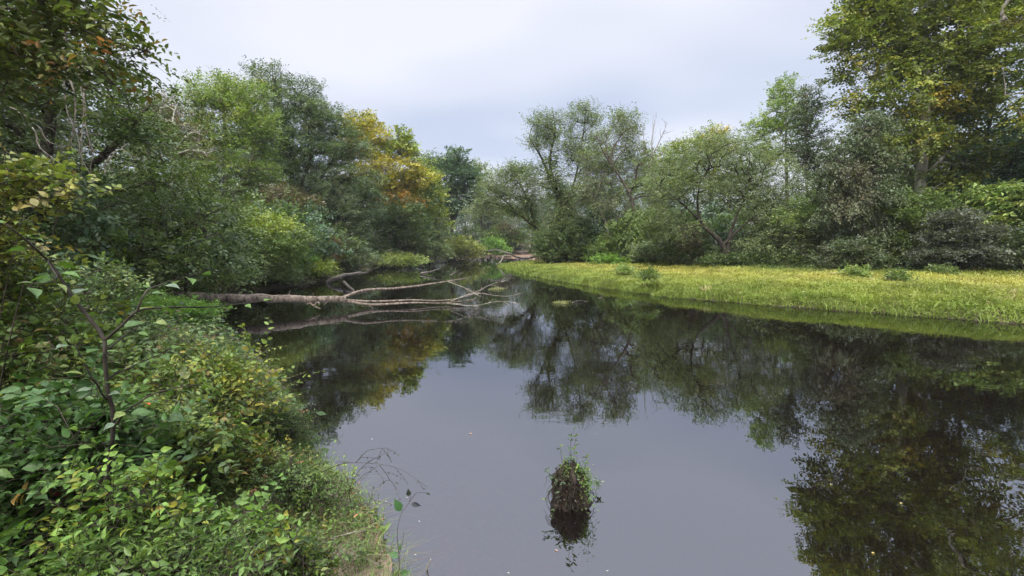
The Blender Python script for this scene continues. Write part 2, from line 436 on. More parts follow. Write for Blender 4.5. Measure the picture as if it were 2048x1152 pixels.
def tree(name, label, cat, D, trunks, lobes, n, pal, L, tr=.25, twigs=9, K=7, bark=None, leafmat=None, group=None, seed=0, kind='quad', asp=.6,
         tl=None, cr=None, droop=.15, flat=.6, upb=.15, bow=.14, rt=.022, shell=.35, extra=None, ivy=None, vert=0., twig_geo=False, outw=.6, hue=.16, sides=8, trp=None, crown='crown', trunk='trunk', pen=.6, dens=1.0):
    rng = np.random.default_rng(seed+hash_s(label))
    if D > 8 and n: n = int(n*1.25*dens); L = L*1.1; twigs = int(twigs*1.6); flat = flat*.75; cr = (cr or L*3.5)*.88
    bark = bark or M_BARK; leafmat = leafmat or M_LEAF
    paths = []; rad = []
    base = None
    for k, t in enumerate(trunks):
        p = []
        for q in t:
            dz = q[2] if len(q) > 2 else 0
            p.append(at(q[0], q[1], D+dz))
        if k == 0:
            g = p[0]; base = np.array([g[0], g[1], hz(g[0], g[1])]); p[0] = base.copy()
            if p[1][2] < base[2]+.1: p[1][2] = base[2]+.4
            p[0][2] -= .15
        elif t[0][:2] == trunks[0][0][:2]: p[0] = paths[0][0].copy()
        P = resample(p, 14 if len(p) > 2 else 9)
        paths.append(P)
        r0 = (trp[k] if trp else tr*(1 if k == 0 else .65))
        rad.append(r0*(1-.86*np.linspace(0, 1, len(P))**.85))
        if k == 0: rad[0][0] *= 1.5; rad[0][1] *= 1.1
    C = lobes_pts(lobes, D, n, rng, shell=shell) if n else np.zeros((0, 3))
    if n:
        hh = height(C[:, 0], C[:, 1]); C = C[C[:, 2] > hh-.5]; hh = height(C[:, 0], C[:, 1]); lo = C[:, 2] < hh+.1; C[lo, 2] = hh[lo]+rng.uniform(.05, .3, int(lo.sum()))
    root = thing(name, label, cat, base, group)
    mb = MB()
    for P, R in zip(paths, rad): mb.tube(P, R, sides)
    if n:
        Pc, Rc = grow(paths, rad, C, rng, rt, bow, 4, pen)
        big = Rc[:, 0] > rt*2.2
        if big.any(): mb.tube(Pc[big], Rc[big], 5, False)
        if (~big).any(): mb.tube(Pc[~big], Rc[~big], 3, False)
    ctr = C.mean(0)-np.array([0, 0, 1.]) if n else base
    cm = MB()
    if n:
        ppm = F/D
        tl_ = tl or L*3.2; cr_ = cr or L*3.5
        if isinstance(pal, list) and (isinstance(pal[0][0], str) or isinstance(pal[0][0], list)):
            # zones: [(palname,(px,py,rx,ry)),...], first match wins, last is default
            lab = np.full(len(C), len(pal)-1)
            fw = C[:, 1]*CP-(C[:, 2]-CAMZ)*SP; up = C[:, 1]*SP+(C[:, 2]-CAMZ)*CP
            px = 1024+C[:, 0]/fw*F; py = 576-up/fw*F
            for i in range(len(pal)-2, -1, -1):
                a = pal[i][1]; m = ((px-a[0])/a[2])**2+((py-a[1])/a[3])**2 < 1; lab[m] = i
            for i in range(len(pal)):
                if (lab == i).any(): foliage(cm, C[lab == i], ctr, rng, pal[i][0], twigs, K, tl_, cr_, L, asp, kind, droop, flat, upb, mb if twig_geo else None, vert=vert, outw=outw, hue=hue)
        else:
            foliage(cm, C, ctr, rng, pal, twigs, K, tl_, cr_, L, asp, kind, droop, flat, upb, mb if twig_geo else None, vert=vert, outw=outw, hue=hue)
    if extra: extra(mb, cm, paths, rng)
    mb.build(trunk, bark, root, base)
    if cm.V: cm.build(crown, leafmat, root, base)
    if ivy:
        ni, ri, pi_, Li = ivy[:4]; lo, hi = (ivy[4:6] if len(ivy) > 4 else (0, .6))
        iv = MB(); cs = []
        for P in paths:
            m = int(ni/len(paths)); t = rng.uniform(lo, hi, m); P2 = resample(P, 60)
            q = P2[(t*59).astype(int)]
            a = rng.uniform(0, 2*pi, m); rr = ri*rng.uniform(.4, 1, m)*(1.15-t)
            cs.append(q+np.stack([np.cos(a)*rr, np.sin(a)*rr, rng.normal(0, .15, m)], -1))
        foliage(iv, np.concatenate(cs), base+np.array([0, 0, 3.]), rng, pi_, 4, 5, Li*2.5, Li*2, Li, .75, kind, .5, 1, -.2, vert=.3)
        iv.build('ivy', leafmat, root, base)
    return root
def hash_s(s):
    h = 7
    for ch in s: h = (h*31+ord(ch)) % 1000003
    return h

def copy_tree(o, loc, rz, s, label=None):
    r = o.copy(); link(r); r.location = loc; r.rotation_euler = (0, 0, rz); r.scale = s if hasattr(s, '__len__') else (s, s, s)
    if label: r['label'] = label
    for ch in o.children:
        c = ch.copy(); link(c); c.parent = r
    return r

# ================================================================== LEFT BANK TREES
def bare_limbs(starts, seed):
    """bleached leafless limbs added to a tree: list of (D, [px path], r)"""
    def f(mb, cm, paths, rng):
        for (D, path, r) in starts:
            P = resample([at(q[0], q[1], D) for q in path], 10)
            mb.tube(P, r*(1-.9*np.linspace(0, 1, 10)), 5)
            L = np.linalg.norm(P[-1]-P[0])
            for k in range(9):
                i = rng.integers(3, 10); a = P[i]; d = norm((P[-1]-P[0])+rng.normal(0, .6, 3)*L)
                l = L*rng.uniform(.15, .4)
                t = np.linspace(0, 1, 5)[:, None]
                Q = a+d*l*t+rng.normal(0, .04*l, (5, 3))*t
                mb.tube(Q, r*.3*(1-.85*t[:, 0]), 4)
    return f
tree('overhanging_tree', 'large-leaved tree overhanging the top left corner on long dark limbs, a few leaves red', 'tree', 6.0,
     [[(-420, 800), (-400, 300, .5), (-330, -200)], [(-400, 300, .5), (-150, 40), (80, 25), (200, 75), (300, 105)], [(-400, 300, .5), (-60, 110), (120, 130), (230, 170)]],
     [(-170, 60, 180, 90), (30, 0, 100, 50), (120, 30, 70, 40), (190, 70, 50, 30), (245, 105, 40, 26), (280, 120, 22, 18), (60, 120, 90, 40), (170, 140, 60, 30), (-60, 150, 130, 60), (60, -50, 120, 40)],
     190, [((.07, .10, .025), 5), ((.12, .14, .03), 3), ((.17, .17, .03), 1.5), ((.30, .11, .04), .5), ((.045, .07, .02), 3)], .115, tr=.2, twigs=5, K=7, kind='fold', tl=.42, cr=.3, upb=0, seed=3, twig_geo=True, rt=.006, trp=[.22, .05, .045], leafmat=M_NEAR, asp=.62, droop=.3)

tree('hornbeam', 'tall dark fine-leaved tree filling the upper left corner behind the large overhanging leaves', 'tree', 10.5,
     [[(60, 700), (80, 400), (110, 150), (120, -60)], [(80, 400), (220, 300), (300, 210)]],
     [(60, 180, 210, 130), (220, 220, 110, 80), (-40, 380, 190, 140), (150, 380, 150, 110), (60, 60, 190, 110), (-180, 200, 160, 200), (270, 290, 70, 60), (30, 520, 160, 90)],
     420, [('dark', (60, 470, 260, 130)), ('dusk', (0, 300, 160, 150)), ('dark', None)], .085, tr=.22, twigs=8, K=8, seed=5, tl=.45, cr=.42, asp=.55, rt=.012, outw=.5, shell=.2)
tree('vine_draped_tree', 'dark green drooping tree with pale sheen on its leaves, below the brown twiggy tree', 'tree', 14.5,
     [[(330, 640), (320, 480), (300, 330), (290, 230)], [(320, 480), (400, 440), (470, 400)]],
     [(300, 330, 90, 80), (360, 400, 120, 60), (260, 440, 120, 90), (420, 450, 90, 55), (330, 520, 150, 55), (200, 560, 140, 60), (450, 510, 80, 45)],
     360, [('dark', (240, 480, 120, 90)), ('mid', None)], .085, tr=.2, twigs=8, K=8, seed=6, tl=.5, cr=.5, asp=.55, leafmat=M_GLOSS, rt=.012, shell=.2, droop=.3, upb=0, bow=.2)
tree('dying_tree', 'brown half-dead tree with a tangle of bleached bare limbs, left of the light green tree', 'tree', 23,
     [[(335, 620), (340, 420), (350, 300), (345, 190)], [(340, 420), (390, 330), (400, 250)]],
     [(330, 225, 42, 38), (350, 280, 50, 40), (310, 270, 40, 50), (380, 300, 30, 30)], 170, 'brown', .11, tr=.2, twigs=6, K=6, seed=8, tl=.5, cr=.4, asp=.5, bark=M_PALE, rt=.016, extra=bare_limbs([(22, [(350, 300), (375, 270), (400, 262)], .05), (22, [(345, 250), (350, 220), (366, 190)], .05), (22, [(350, 310), (380, 300), (415, 305)], .04), (22, [(330, 260), (320, 220), (326, 195)], .04)], 5))
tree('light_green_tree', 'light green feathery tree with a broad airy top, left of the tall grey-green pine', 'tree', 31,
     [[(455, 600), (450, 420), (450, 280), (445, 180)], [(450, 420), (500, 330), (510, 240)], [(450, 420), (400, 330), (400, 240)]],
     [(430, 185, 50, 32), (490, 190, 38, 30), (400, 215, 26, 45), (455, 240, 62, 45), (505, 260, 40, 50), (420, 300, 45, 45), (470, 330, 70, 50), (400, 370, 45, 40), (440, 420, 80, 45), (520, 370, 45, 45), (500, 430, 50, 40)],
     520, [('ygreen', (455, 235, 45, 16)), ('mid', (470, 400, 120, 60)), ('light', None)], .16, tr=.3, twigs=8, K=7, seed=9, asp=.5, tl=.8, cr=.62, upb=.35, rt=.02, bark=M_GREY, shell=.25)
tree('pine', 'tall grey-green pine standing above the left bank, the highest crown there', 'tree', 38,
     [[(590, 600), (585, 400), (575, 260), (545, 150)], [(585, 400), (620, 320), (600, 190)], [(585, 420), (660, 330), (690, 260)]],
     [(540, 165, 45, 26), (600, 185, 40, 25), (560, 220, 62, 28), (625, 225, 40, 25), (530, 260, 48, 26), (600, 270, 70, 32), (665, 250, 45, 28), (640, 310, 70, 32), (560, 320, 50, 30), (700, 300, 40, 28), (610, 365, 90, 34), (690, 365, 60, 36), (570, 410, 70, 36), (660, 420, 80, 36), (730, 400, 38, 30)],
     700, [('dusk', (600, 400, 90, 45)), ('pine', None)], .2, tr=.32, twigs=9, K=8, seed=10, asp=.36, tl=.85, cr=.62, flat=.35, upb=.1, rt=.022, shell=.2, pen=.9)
tree('yellow_sycamore', 'yellow and orange autumn tree with pale trunk between the pine and the rounded dark tree', 'tree', 47,
     [[(728, 600), (725, 430), (722, 330), (715, 250)], [(725, 430), (770, 360), (800, 290)]],
     [(715, 248, 32, 22), (745, 275, 30, 30), (700, 290, 30, 28), (790, 285, 35, 30), (815, 300, 26, 22), (735, 320, 45, 35), (790, 340, 50, 40), (720, 370, 45, 32), (800, 395, 42, 26), (760, 380, 50, 30), (835, 350, 26, 30)],
     380, [('orange', (800, 405, 46, 24)), ('ygreen', (815, 290, 50, 32)), ('orange', (705, 300, 22, 20)), ('yellow', None)], .22, tr=.3, twigs=7, K=7, seed=11, asp=.7, bark=M_PALE, rt=.024, shell=.2)
tree('yellow_green_tree', 'small yellow-green tree low beside the orange leaves of the autumn tree', 'tree', 52,
     [[(858, 590), (855, 450), (850, 370)]], [(850, 350, 30, 30), (855, 400, 38, 40), (865, 440, 36, 35), (830, 440, 40, 30)], 150, 'ygreen', .24, tr=.2, twigs=7, K=6, seed=12, asp=.6)
tree('round_oak', 'rounded dark blue-green tree rising over the river bend at centre left', 'tree', 64,
     [[(905, 560), (903, 450), (900, 360)], [(903, 450), (930, 390), (940, 340)], [(903, 450), (870, 390), (865, 350)]],
     [(880, 325, 28, 20), (910, 318, 26, 18), (860, 350, 24, 26), (930, 350, 26, 24), (900, 360, 42, 30), (895, 400, 40, 28), (935, 385, 22, 20), (870, 390, 26, 22)],
     260, 'blue', .27, tr=.4, twigs=8, K=7, seed=13, asp=.75, rt=.03, shell=.3)
tree('dark_evergreen', 'dark evergreen shrub-like tree on the far left bank below the orange leaves', 'tree', 44,
     [[(790, 560), (792, 490), (795, 440)]], [(760, 470, 50, 34), (815, 460, 40, 40), (790, 430, 50, 30), (830, 490, 36, 24), (770, 500, 60, 20)], 260, 'dark', .2, tr=.2, twigs=7, K=7, seed=14, asp=.5)
tree('dark_spruce', 'dark evergreen with layered boughs below the pine crown', 'tree', 36,
     [[(650, 600), (650, 480), (640, 380)]], [(640, 400, 60, 34), (690, 430, 50, 34), (620, 450, 60, 34), (680, 470, 60, 30), (580, 440, 50, 40)], 260, 'dusk', .16, tr=.2, twigs=7, K=7, seed=15, asp=.45)
tree('low_hanging_tree', 'olive green tree hanging over the left bank above the fallen log', 'tree', 19,
     [[(500, 640), (480, 540), (450, 450)], [(500, 640), (540, 500), (560, 440)]],
     [(430, 470, 90, 50), (530, 460, 70, 34), (480, 520, 110, 35), (380, 540, 90, 40), (570, 490, 60, 34), (450, 555, 100, 22), (300, 590, 110, 30)],
     380, [('ygreen', (540, 450, 50, 26)), ('willow', (470, 540, 120, 30)), ('mid', None)], .11, tr=.14, twigs=8, K=7, seed=16, asp=.55, leafmat=M_GLOSS, rt=.012, shell=.15)
tree('bronze_shrub', 'reddish bronze-leaved small tree between the olive tree and the dark evergreen', 'small tree', 28,
     [[(570, 600), (575, 470), (570, 410)]], [(560, 395, 40, 16), (600, 410, 34, 16), (540, 415, 30, 14)], 70, 'brown', .14, tr=.1, twigs=6, K=6, seed=17, asp=.5)
# bushes along the left shore
def bush(name, label, cat, D, px, py0, lobes, n, pal, L, **kw):
    py_b = py0
    ks = dict(tr=.035*D/20, twigs=6, K=6, asp=.6, rt=.008*D/25, shell=.1, sides=5, bow=.1)
    ks.update(kw)
    st = [[(px, py0), (px-6, (py0+lobes[0][1])/2), (lobes[0][0], lobes[0][1])]]
    for l in lobes[1:4]: st.append([(px, py0), ((px+l[0])/2, (py0+l[1])/2+3), (l[0], l[1])])
    return tree(name, label, cat, D, st, lobes, n, pal, L, trunk='stems', crown='foliage', **ks)
bush('rust_shrub', 'rust-brown withered bush on the left bank above the half-sunken dark log', 'bush', 30, 652, 560, [(655, 500, 20, 22), (645, 480, 16, 14), (660, 520, 16, 16)], 70, 'rust', .13)
bush('bright_shrub', 'bright lime-green bush at the water edge left of the half-sunken dark log', 'bush', 24.5, 600, 566, [(595, 532, 36, 18), (630, 540, 28, 14), (575, 545, 26, 14), (600, 515, 26, 12)], 150, [('ygreen', (634, 540, 26, 18)), ('bright', None)], .13)
bush('grey_brush', 'grey-green twiggy brush on the bank just behind the half-sunken dark log', 'bush', 31, 700, 558, [(700, 505, 36, 20), (730, 518, 34, 14), (690, 530, 34, 12), (670, 490, 24, 20)], 150, 'grey', .12, bark=M_GREY)
bush('pale_bush', 'pale olive bush low on the left bank above the log root end', 'bush', 21, 520, 585, [(500, 545, 60, 20), (560, 555, 40, 16), (450, 560, 50, 20)], 200, 'willow', .10)
bush('straw_bush', 'straw-tinged bush beneath the bronze tree', 'bush', 26, 545, 575, [(545, 500, 50, 22), (520, 520, 40, 20), (590, 490, 30, 18)], 160, [('rust', (555, 495, 14, 12)), ('ygreen', None)], .12)
bush('low_shore_bush', 'yellow-green low bush on the far left shore under the dark evergreen', 'bush', 38, 770, 540, [(770, 522, 50, 9), (720, 520, 34, 10), (820, 522, 30, 8)], 160, [((.14, .18, .04), 5), ((.10, .14, .04), 3), ((.18, .12, .05), 1)], .15)
bush('round_shore_bush', 'feathery green bush overhanging the far left shore beside the river bend', 'bush', 50, 862, 530, [(860, 480, 26, 28), (845, 505, 30, 16), (878, 500, 22, 16)], 140, 'willow', .2)
bush('yellow_shore_bush', 'yellow-green bush leaning over the water below the round dark tree', 'bush', 58, 925, 524, [(920, 490, 30, 15), (945, 500, 22, 11), (900, 500, 22, 12), (930, 508, 24, 8)], 130, [((.20, .22, .05), 5), ((.13, .16, .04), 3), ((.22, .15, .05), 1)], .2)
bush('fern_like_shrub', 'light green ferny shrub between the log root end and the near leaves', 'bush', 9.5, 375, 690, [(385, 625, 34, 22), (350, 650, 50, 24), (400, 645, 22, 18), (300, 640, 60, 30)], 130, 'bright', .05, twigs=6, K=12, asp=.35, tl=.3)
# far river bend
tree('bend_tree', 'slim light green tree at the river bend right of the round dark tree', 'tree', 82,
     [[(965, 520), (962, 430), (958, 370)]], [(960, 350, 18, 26), (975, 380, 24, 22), (955, 410, 24, 28), (985, 420, 26, 24)], 130, 'willow', .3, tr=.25, twigs=6, K=6, seed=20)
tree('bend_thicket_tree', 'small rounded trees at the far river bend beyond the mud flat, tinged brown', 'small tree', 78,
     [[(1015, 515), (1015, 480), (1018, 455)]], [(1010, 470, 28, 18), (1030, 478, 24, 16), (990, 485, 24, 16)], 120, [('brown', (1020, 460, 20, 10)), ('mid', None)], .28, tr=.2, twigs=6, K=6, seed=21)
bush('bend_bush', 'bright green bush at the waterline of the river bend', 'bush', 70, 985, 515, [(985, 490, 20, 12), (970, 500, 20, 8), (1000, 500, 16, 8)], 90, 'bright', .24)

# ================================================================== RIGHT BANK TREES
tree('leaning_ivy_tree', 'ivy-wrapped tree leaning left over the tip of the grassy bank, topped by thin open branches', 'tree', 38,
     [[(1150, 545), (1135, 440), (1105, 370), (1080, 310), (1058, 275)], [(1140, 545), (1120, 460), (1150, 360), (1165, 280), (1172, 220)], [(1120, 400), (1100, 330), (1110, 250), (1105, 220)]],
     [(1165, 235, 26, 24), (1180, 265, 22, 24), (1110, 260, 42, 26), (1085, 290, 30, 20), (1140, 300, 50, 34), (1095, 350, 50, 26), (1170, 330, 36, 34), (1150, 390, 50, 30), (1085, 250, 22, 18), (1130, 440, 40, 30)],
     420, 'willow', .14, tr=.3, twigs=6, K=6, seed=30, asp=.5, rt=.012, bow=.03, outw=.9, tl=.8, cr=.75, shell=.0, bark=M_DBARK, ivy=(420, .8, 'mid', .15, 0, .5), twig_geo=True)
tree('bent_tree', 'bent tree arching far left over the river bend and the mud flat', 'tree', 41,
     [[(1115, 545), (1095, 480), (1040, 430), (990, 385), (975, 375)], [(1070, 455), (1062, 420), (1040, 370), (1010, 340)], [(1040, 430), (1010, 415), (965, 400)]],
     [(1000, 370, 34, 22), (1030, 350, 26, 20), (980, 400, 30, 18), (1020, 400, 40, 22), (1060, 400, 34, 26), (1050, 360, 26, 26), (960, 420, 18, 14)],
     280, 'willow', .15, tr=.26, twigs=6, K=6, seed=31, asp=.5, rt=.011, bow=.03, outw=.9, tl=.8, cr=.75, shell=.0, ivy=(260, .6, 'mid', .14, 0, .45), twig_geo=True)
tree('dense_ivy_thicket', 'dense dark green ivy mound at the foot of the leaning trees on the bank tip', 'bush', 37,
     [[(1130, 545), (1128, 500), (1125, 460)]], [(1110, 490, 34, 34), (1150, 480, 36, 40), (1130, 510, 46, 22), (1180, 505, 36, 26), (1090, 500, 20, 24)], 330, 'dark', .16, tr=.1, twigs=6, K=6, seed=32, trunk='stems', crown='foliage', shell=.3)
tree('pale_trunk_tree', 'open-crowned tree with a pale slanting trunk behind the grassy bank', 'tree', 35,
     [[(1225, 545), (1215, 460), (1190, 395), (1170, 350)], [(1190, 395), (1215, 330), (1245, 260)]],
     [(1245, 245, 34, 20), (1225, 290, 44, 28), (1260, 270, 24, 22), (1200, 330, 40, 30), (1240, 350, 40, 30), (1190, 380, 40, 28), (1230, 410, 44, 30), (1270, 320, 24, 24)],
     330, 'willow', .14, tr=.2, twigs=6, K=6, seed=33, asp=.5, rt=.010, bow=.03, outw=.9, tl=.8, cr=.7, shell=0, bark=M_GREY, twig_geo=True)
tree('broken_snag', 'broken leaning snag with bleached bare limbs at its top and ivy round its foot', 'dead tree', 32,
     [[(1280, 548), (1272, 470), (1262, 395), (1240, 355), (1222, 328)]],
     [(1285, 370, 24, 30), (1290, 320, 20, 18)], 40, 'willow', .12, tr=.26, twigs=5, K=5, seed=34, shell=0, ivy=(700, 1.0, 'mid', .14, 0, .5),
     extra=bare_limbs([(32, [(1222, 328), (1225, 300), (1250, 262)], .09), (32, [(1222, 328), (1205, 300), (1195, 275)], .08), (32, [(1225, 332), (1240, 310), (1262, 290)], .06), (32, [(1222, 328), (1212, 290), (1215, 262)], .06)], 1), bark=M_BARK)
tree('dead_tree', 'leafless pale dead tree sticking up beside the round willow', 'dead tree', 34,
     [[(1300, 540), (1296, 440), (1305, 360), (1308, 300)]], [(1285, 300, 16, 16), (1290, 340, 20, 26), (1310, 380, 26, 26)], 60, 'willow', .12, tr=.16, twigs=5, K=5, seed=35, shell=0, bark=M_GREY,
     extra=bare_limbs([(34, [(1306, 320), (1304, 280), (1312, 235)], .06), (34, [(1306, 310), (1320, 280), (1334, 248)], .06), (34, [(1306, 330), (1290, 300), (1286, 262)], .05), (34, [(1308, 325), (1330, 300), (1345, 290)], .04)], 2))
tree('round_willow', 'broad rounded grey-green tree with a dark forked trunk in the middle of the grassy bank', 'tree', 25.5,
     [[(1455, 545), (1445, 490), (1400, 440), (1395, 400), (1402, 355)], [(1455, 545), (1460, 470), (1478, 420), (1500, 370)], [(1445, 490), (1500, 440), (1545, 410)], [(1400, 440), (1355, 400), (1330, 380)]],
     [(1370, 330, 50, 32), (1430, 310, 50, 28), (1490, 320, 50, 34), (1340, 370, 50, 40), (1400, 370, 50, 30), (1330, 420, 44, 34), (1540, 350, 50, 40), (1480, 375, 60, 34), (1570, 400, 50, 40), (1540, 430, 60, 34), (1350, 460, 44, 22), (1590, 450, 50, 30), (1440, 290, 60, 16)],
     640, 'willow', .085, tr=.2, twigs=8, K=8, seed=36, asp=.42, tl=.55, cr=.55, rt=.009, bow=.04, shell=.25, bark=M_DBARK, trp=[.2, .15, .09, .1], leafmat=M_GLOSS, droop=.3)
tree('yellow_topped_tree', 'tree with a yellow-green top peeping over the broad rounded tree', 'tree', 42,
     [[(1425, 545), (1420, 380), (1415, 290)]], [(1420, 275, 34, 22), (1385, 295, 36, 22), (1440, 300, 36, 20), (1355, 310, 34, 20), (1400, 340, 70, 30), (1330, 350, 40, 40)], 230, [('yellow', (1435, 285, 34, 26)), ('ygreen', None)], .19, tr=.25, twigs=6, K=6, seed=37, rt=.02)
tree('tall_pale_tree', 'tall narrow pale green tree left of the great sycamore', 'tree', 36,
     [[(1580, 545), (1575, 400), (1572, 280), (1572, 175)]], [(1572, 185, 24, 30), (1560, 230, 34, 26), (1585, 250, 34, 28), (1530, 260, 34, 22), (1570, 300, 50, 30), (1520, 300, 26, 24)], 230, 'light', .16, tr=.22, twigs=6, K=7, seed=38, upb=.4, rt=.018, bark=M_GREY, shell=.1, dens=.75)
tree('thin_dark_tree', 'thin dark open tree between the tall pale tree and the great sycamore', 'tree', 33,
     [[(1625, 545), (1615, 400), (1612, 280), (1615, 190)]], [(1615, 195, 26, 24), (1635, 215, 24, 20), (1600, 230, 24, 26), (1630, 260, 34, 26), (1605, 300, 40, 26), (1640, 320, 40, 34)], 160, 'grey', .13, tr=.16, twigs=6, K=6, seed=39, rt=.018, bark=M_GREY, shell=0)
tree('sycamore', 'great sycamore with pale mottled trunk and olive leaves touched with orange, tallest of all', 'tree', 25,
     [[(1835, 560), (1842, 350), (1852, 180), (1845, 60), (1850, -160), (1840, -330)], [(1845, 300), (1760, 170), (1680, 100)], [(1848, 240), (1930, 140), (2000, 90)], [(1850, 120), (1780, 10), (1740, -80)], [(1843, 360), (1930, 270), (1990, 220)]],
     [(1680, 75, 42, 30), (1745, 50, 50, 40), (1730, 130, 50, 34), (1800, 30, 60, 50), (1760, 200, 62, 40), (1840, 120, 60, 50), (1900, 60, 60, 50), (1880, 200, 60, 45), (1800, 280, 70, 40), (1920, 300, 70, 40), (1960, 180, 40, 60), (1850, 370, 60, 34), (1940, 380, 60, 24), (1850, -80, 110, 70), (1760, -60, 60, 50), (1850, -220, 90, 90), (1960, -40, 70, 70), (1720, 10, 34, 26), (1960, 100, 60, 50), (2010, 20, 60, 50), (1895, 130, 50, 50), (1800, 100, 50, 40)],
     1000, [('yellow', (1890, 190, 36, 28)), ('yellow', (1960, 370, 40, 22)), ('syc', None)], .155, tr=.36, twigs=7, K=7, seed=40, kind='fold', asp=.85, tl=.7, cr=.55, rt=.016, shell=.1, bark=M_PALE, trp=[.36, .14, .14, .12, .12], flat=.5, bow=.05)
tree('right_edge_tree', 'sparse drooping branches reaching in from beyond the right edge beside the sycamore', 'tree', 20,
     [[(2290, 640), (2270, 300), (2240, 60)], [(2270, 300), (2120, 180), (2010, 190)], [(2260, 200), (2120, 60), (2010, 40)]],
     [(2030, 60, 50, 40), (2080, 30, 60, 50), (2040, 180, 44, 20), (2110, 190, 60, 40), (2060, 240, 44, 18), (2010, 130, 34, 14), (2180, 120, 100, 100), (2200, -40, 110, 90), (2090, -80, 70, 60), (2250, 280, 100, 100)],
     300, 'syc', .15, tr=.3, twigs=6, K=6, seed=41, kind='fold', asp=.7, tl=.6, cr=.42, rt=.014, shell=0, trp=[.3, .1, .1], bark=M_GREY)
tree('vine_shrouded_tree', 'tree shrouded in drooping grey-brown vines in front of the sycamore', 'tree', 22.5,
     [[(1728, 560), (1726, 440), (1722, 340), (1735, 230)], [(1726, 440), (1690, 380), (1670, 330)]],
     [(1740, 250, 40, 26), (1700, 290, 46, 34), (1760, 320, 36, 36), (1680, 350, 44, 36), (1730, 390, 56, 40), (1680, 420, 44, 34), (1745, 450, 44, 34)],
     330, [([((.10, .085, .05), 4), ((.08, .095, .045), 4), ((.06, .07, .035), 3)], (1700, 380, 40, 60)), ('grey', None)], .11, tr=.2, twigs=7, K=7, seed=42, asp=.55, droop=.7, upb=-.2, vert=.4, rt=.013, shell=.3)
tree('dark_right_tree', 'dense near-black green tree against the right edge below the sparse branches', 'tree', 24,
     [[(2010, 570), (2015, 450), (2020, 330)]], [(2020, 330, 60, 40), (1970, 400, 60, 40), (2060, 400, 60, 50), (2010, 290, 40, 24), (1900, 430, 60, 34), (2110, 340, 60, 60), (2040, 460, 60, 34)], 330, 'blue', .15, tr=.25, twigs=7, K=7, seed=43, rt=.015)
# understorey on the right bank, from the tip of the grass to the right edge
bush('pale_flowering_bush', 'pale cream-green rounded bush at the grass edge right of the bank tip', 'bush', 30, 1315, 548, [(1320, 510, 32, 12), (1345, 515, 20, 10), (1290, 505, 22, 16)], 120, [((.20, .23, .13), 4), ((.12, .16, .07), 4)], .11)
bush('tip_shore_bush', 'light green bush in the grass directly right of the ivy mound', 'bush', 32, 1205, 545, [(1210, 522, 26, 9), (1235, 528, 18, 7)], 60, 'bright', .13)
bush('vine_bush', 'green leafy vine thicket between the ivy mound and the cream bush', 'bush', 33, 1250, 545, [(1250, 480, 36, 40), (1220, 500, 30, 26), (1285, 470, 30, 36), (1270, 510, 36, 20)], 260, 'mid', .13)
bush('bramble', 'tangle of dark red-brown brambles left of the forked trunk', 'bush', 27, 1385, 545, [(1380, 490, 34, 22), (1360, 510, 34, 18), (1410, 510, 24, 20), (1390, 465, 30, 18)], 200, [('brown', (1378, 485, 26, 20)), ('dark', None)], .10, bark=M_GREY)
bush('olive_thicket', 'olive thicket under the left side of the broad rounded tree', 'bush', 28, 1345, 545, [(1335, 470, 36, 34), (1310, 450, 30, 34), (1365, 450, 34, 26)], 220, 'mid', .11)
bush('arching_bush', 'large arching green bush between the forked trunk and the vine-shrouded tree', 'bush', 25, 1590, 555, [(1560, 450, 56, 30), (1610, 430, 56, 36), (1640, 480, 44, 34), (1590, 500, 60, 26), (1530, 490, 50, 26), (1650, 420, 36, 40)], 420, [('light', (1590, 425, 50, 30)), ('willow', None)], .11, leafmat=M_GLOSS, droop=.3)
bush('shady_undergrowth_bush', 'low dark bush spreading under the forked trunk', 'bush', 25, 1510, 552, [(1500, 520, 60, 14), (1560, 520, 50, 14), (1450, 522, 44, 12)], 200, 'dark', .10)
bush('bluish_bush', 'grey-blue leafy bush at the foot of the vine-shrouded tree', 'bush', 20.5, 1700, 560, [(1700, 505, 34, 22), (1730, 520, 30, 16), (1680, 525, 26, 14)], 140, 'grey', .11)
bush('ivy_wall_bush', 'deep green bush filling the gap between vine-shrouded tree and sycamore trunk', 'bush', 22.5, 1800, 560, [(1790, 430, 50, 36), (1830, 470, 44, 36), (1780, 490, 44, 30), (1840, 420, 44, 30), (1810, 520, 50, 16)], 330, 'mid', .12)
bush('layered_shrub', 'layered dusky grey-violet shrub in front of the dark trees near the right edge', 'bush', 19.5, 1915, 570, [(1910, 440, 40, 16), (1940, 465, 50, 14), (1900, 475, 44, 14), (1930, 500, 60, 14), (1880, 510, 44, 12), (1960, 520, 50, 12)], 330, [((.07, .078, .052), 5), ((.105, .107, .085), 3), ((.045, .06, .03), 3)], .10,  flat=.25, droop=.35)
bush('chestnut_shrub', 'large-leaved bright green shrub at the right edge above the grass', 'bush', 21, 2010, 570, [(2010, 400, 36, 24), (1985, 430, 30, 24), (2035, 440, 34, 30), (2060, 480, 40, 30), (1990, 390, 26, 14)], 170, 'light', .2, kind='fold', droop=.5)
bush('right_edge_bush', 'dark bush against the right edge at the back of the grass', 'bush', 19, 2050, 575, [(2040, 505, 40, 24), (2080, 490, 50, 30), (2110, 520, 50, 20)], 200, 'grey', .12)
bush('back_bush', 'dark bush seen between the sycamore trunk and the layered shrub', 'bush', 26, 1870, 550, [(1870, 460, 50, 34), (1890, 420, 50, 30), (1860, 500, 50, 20)], 240, 'dark', .14)
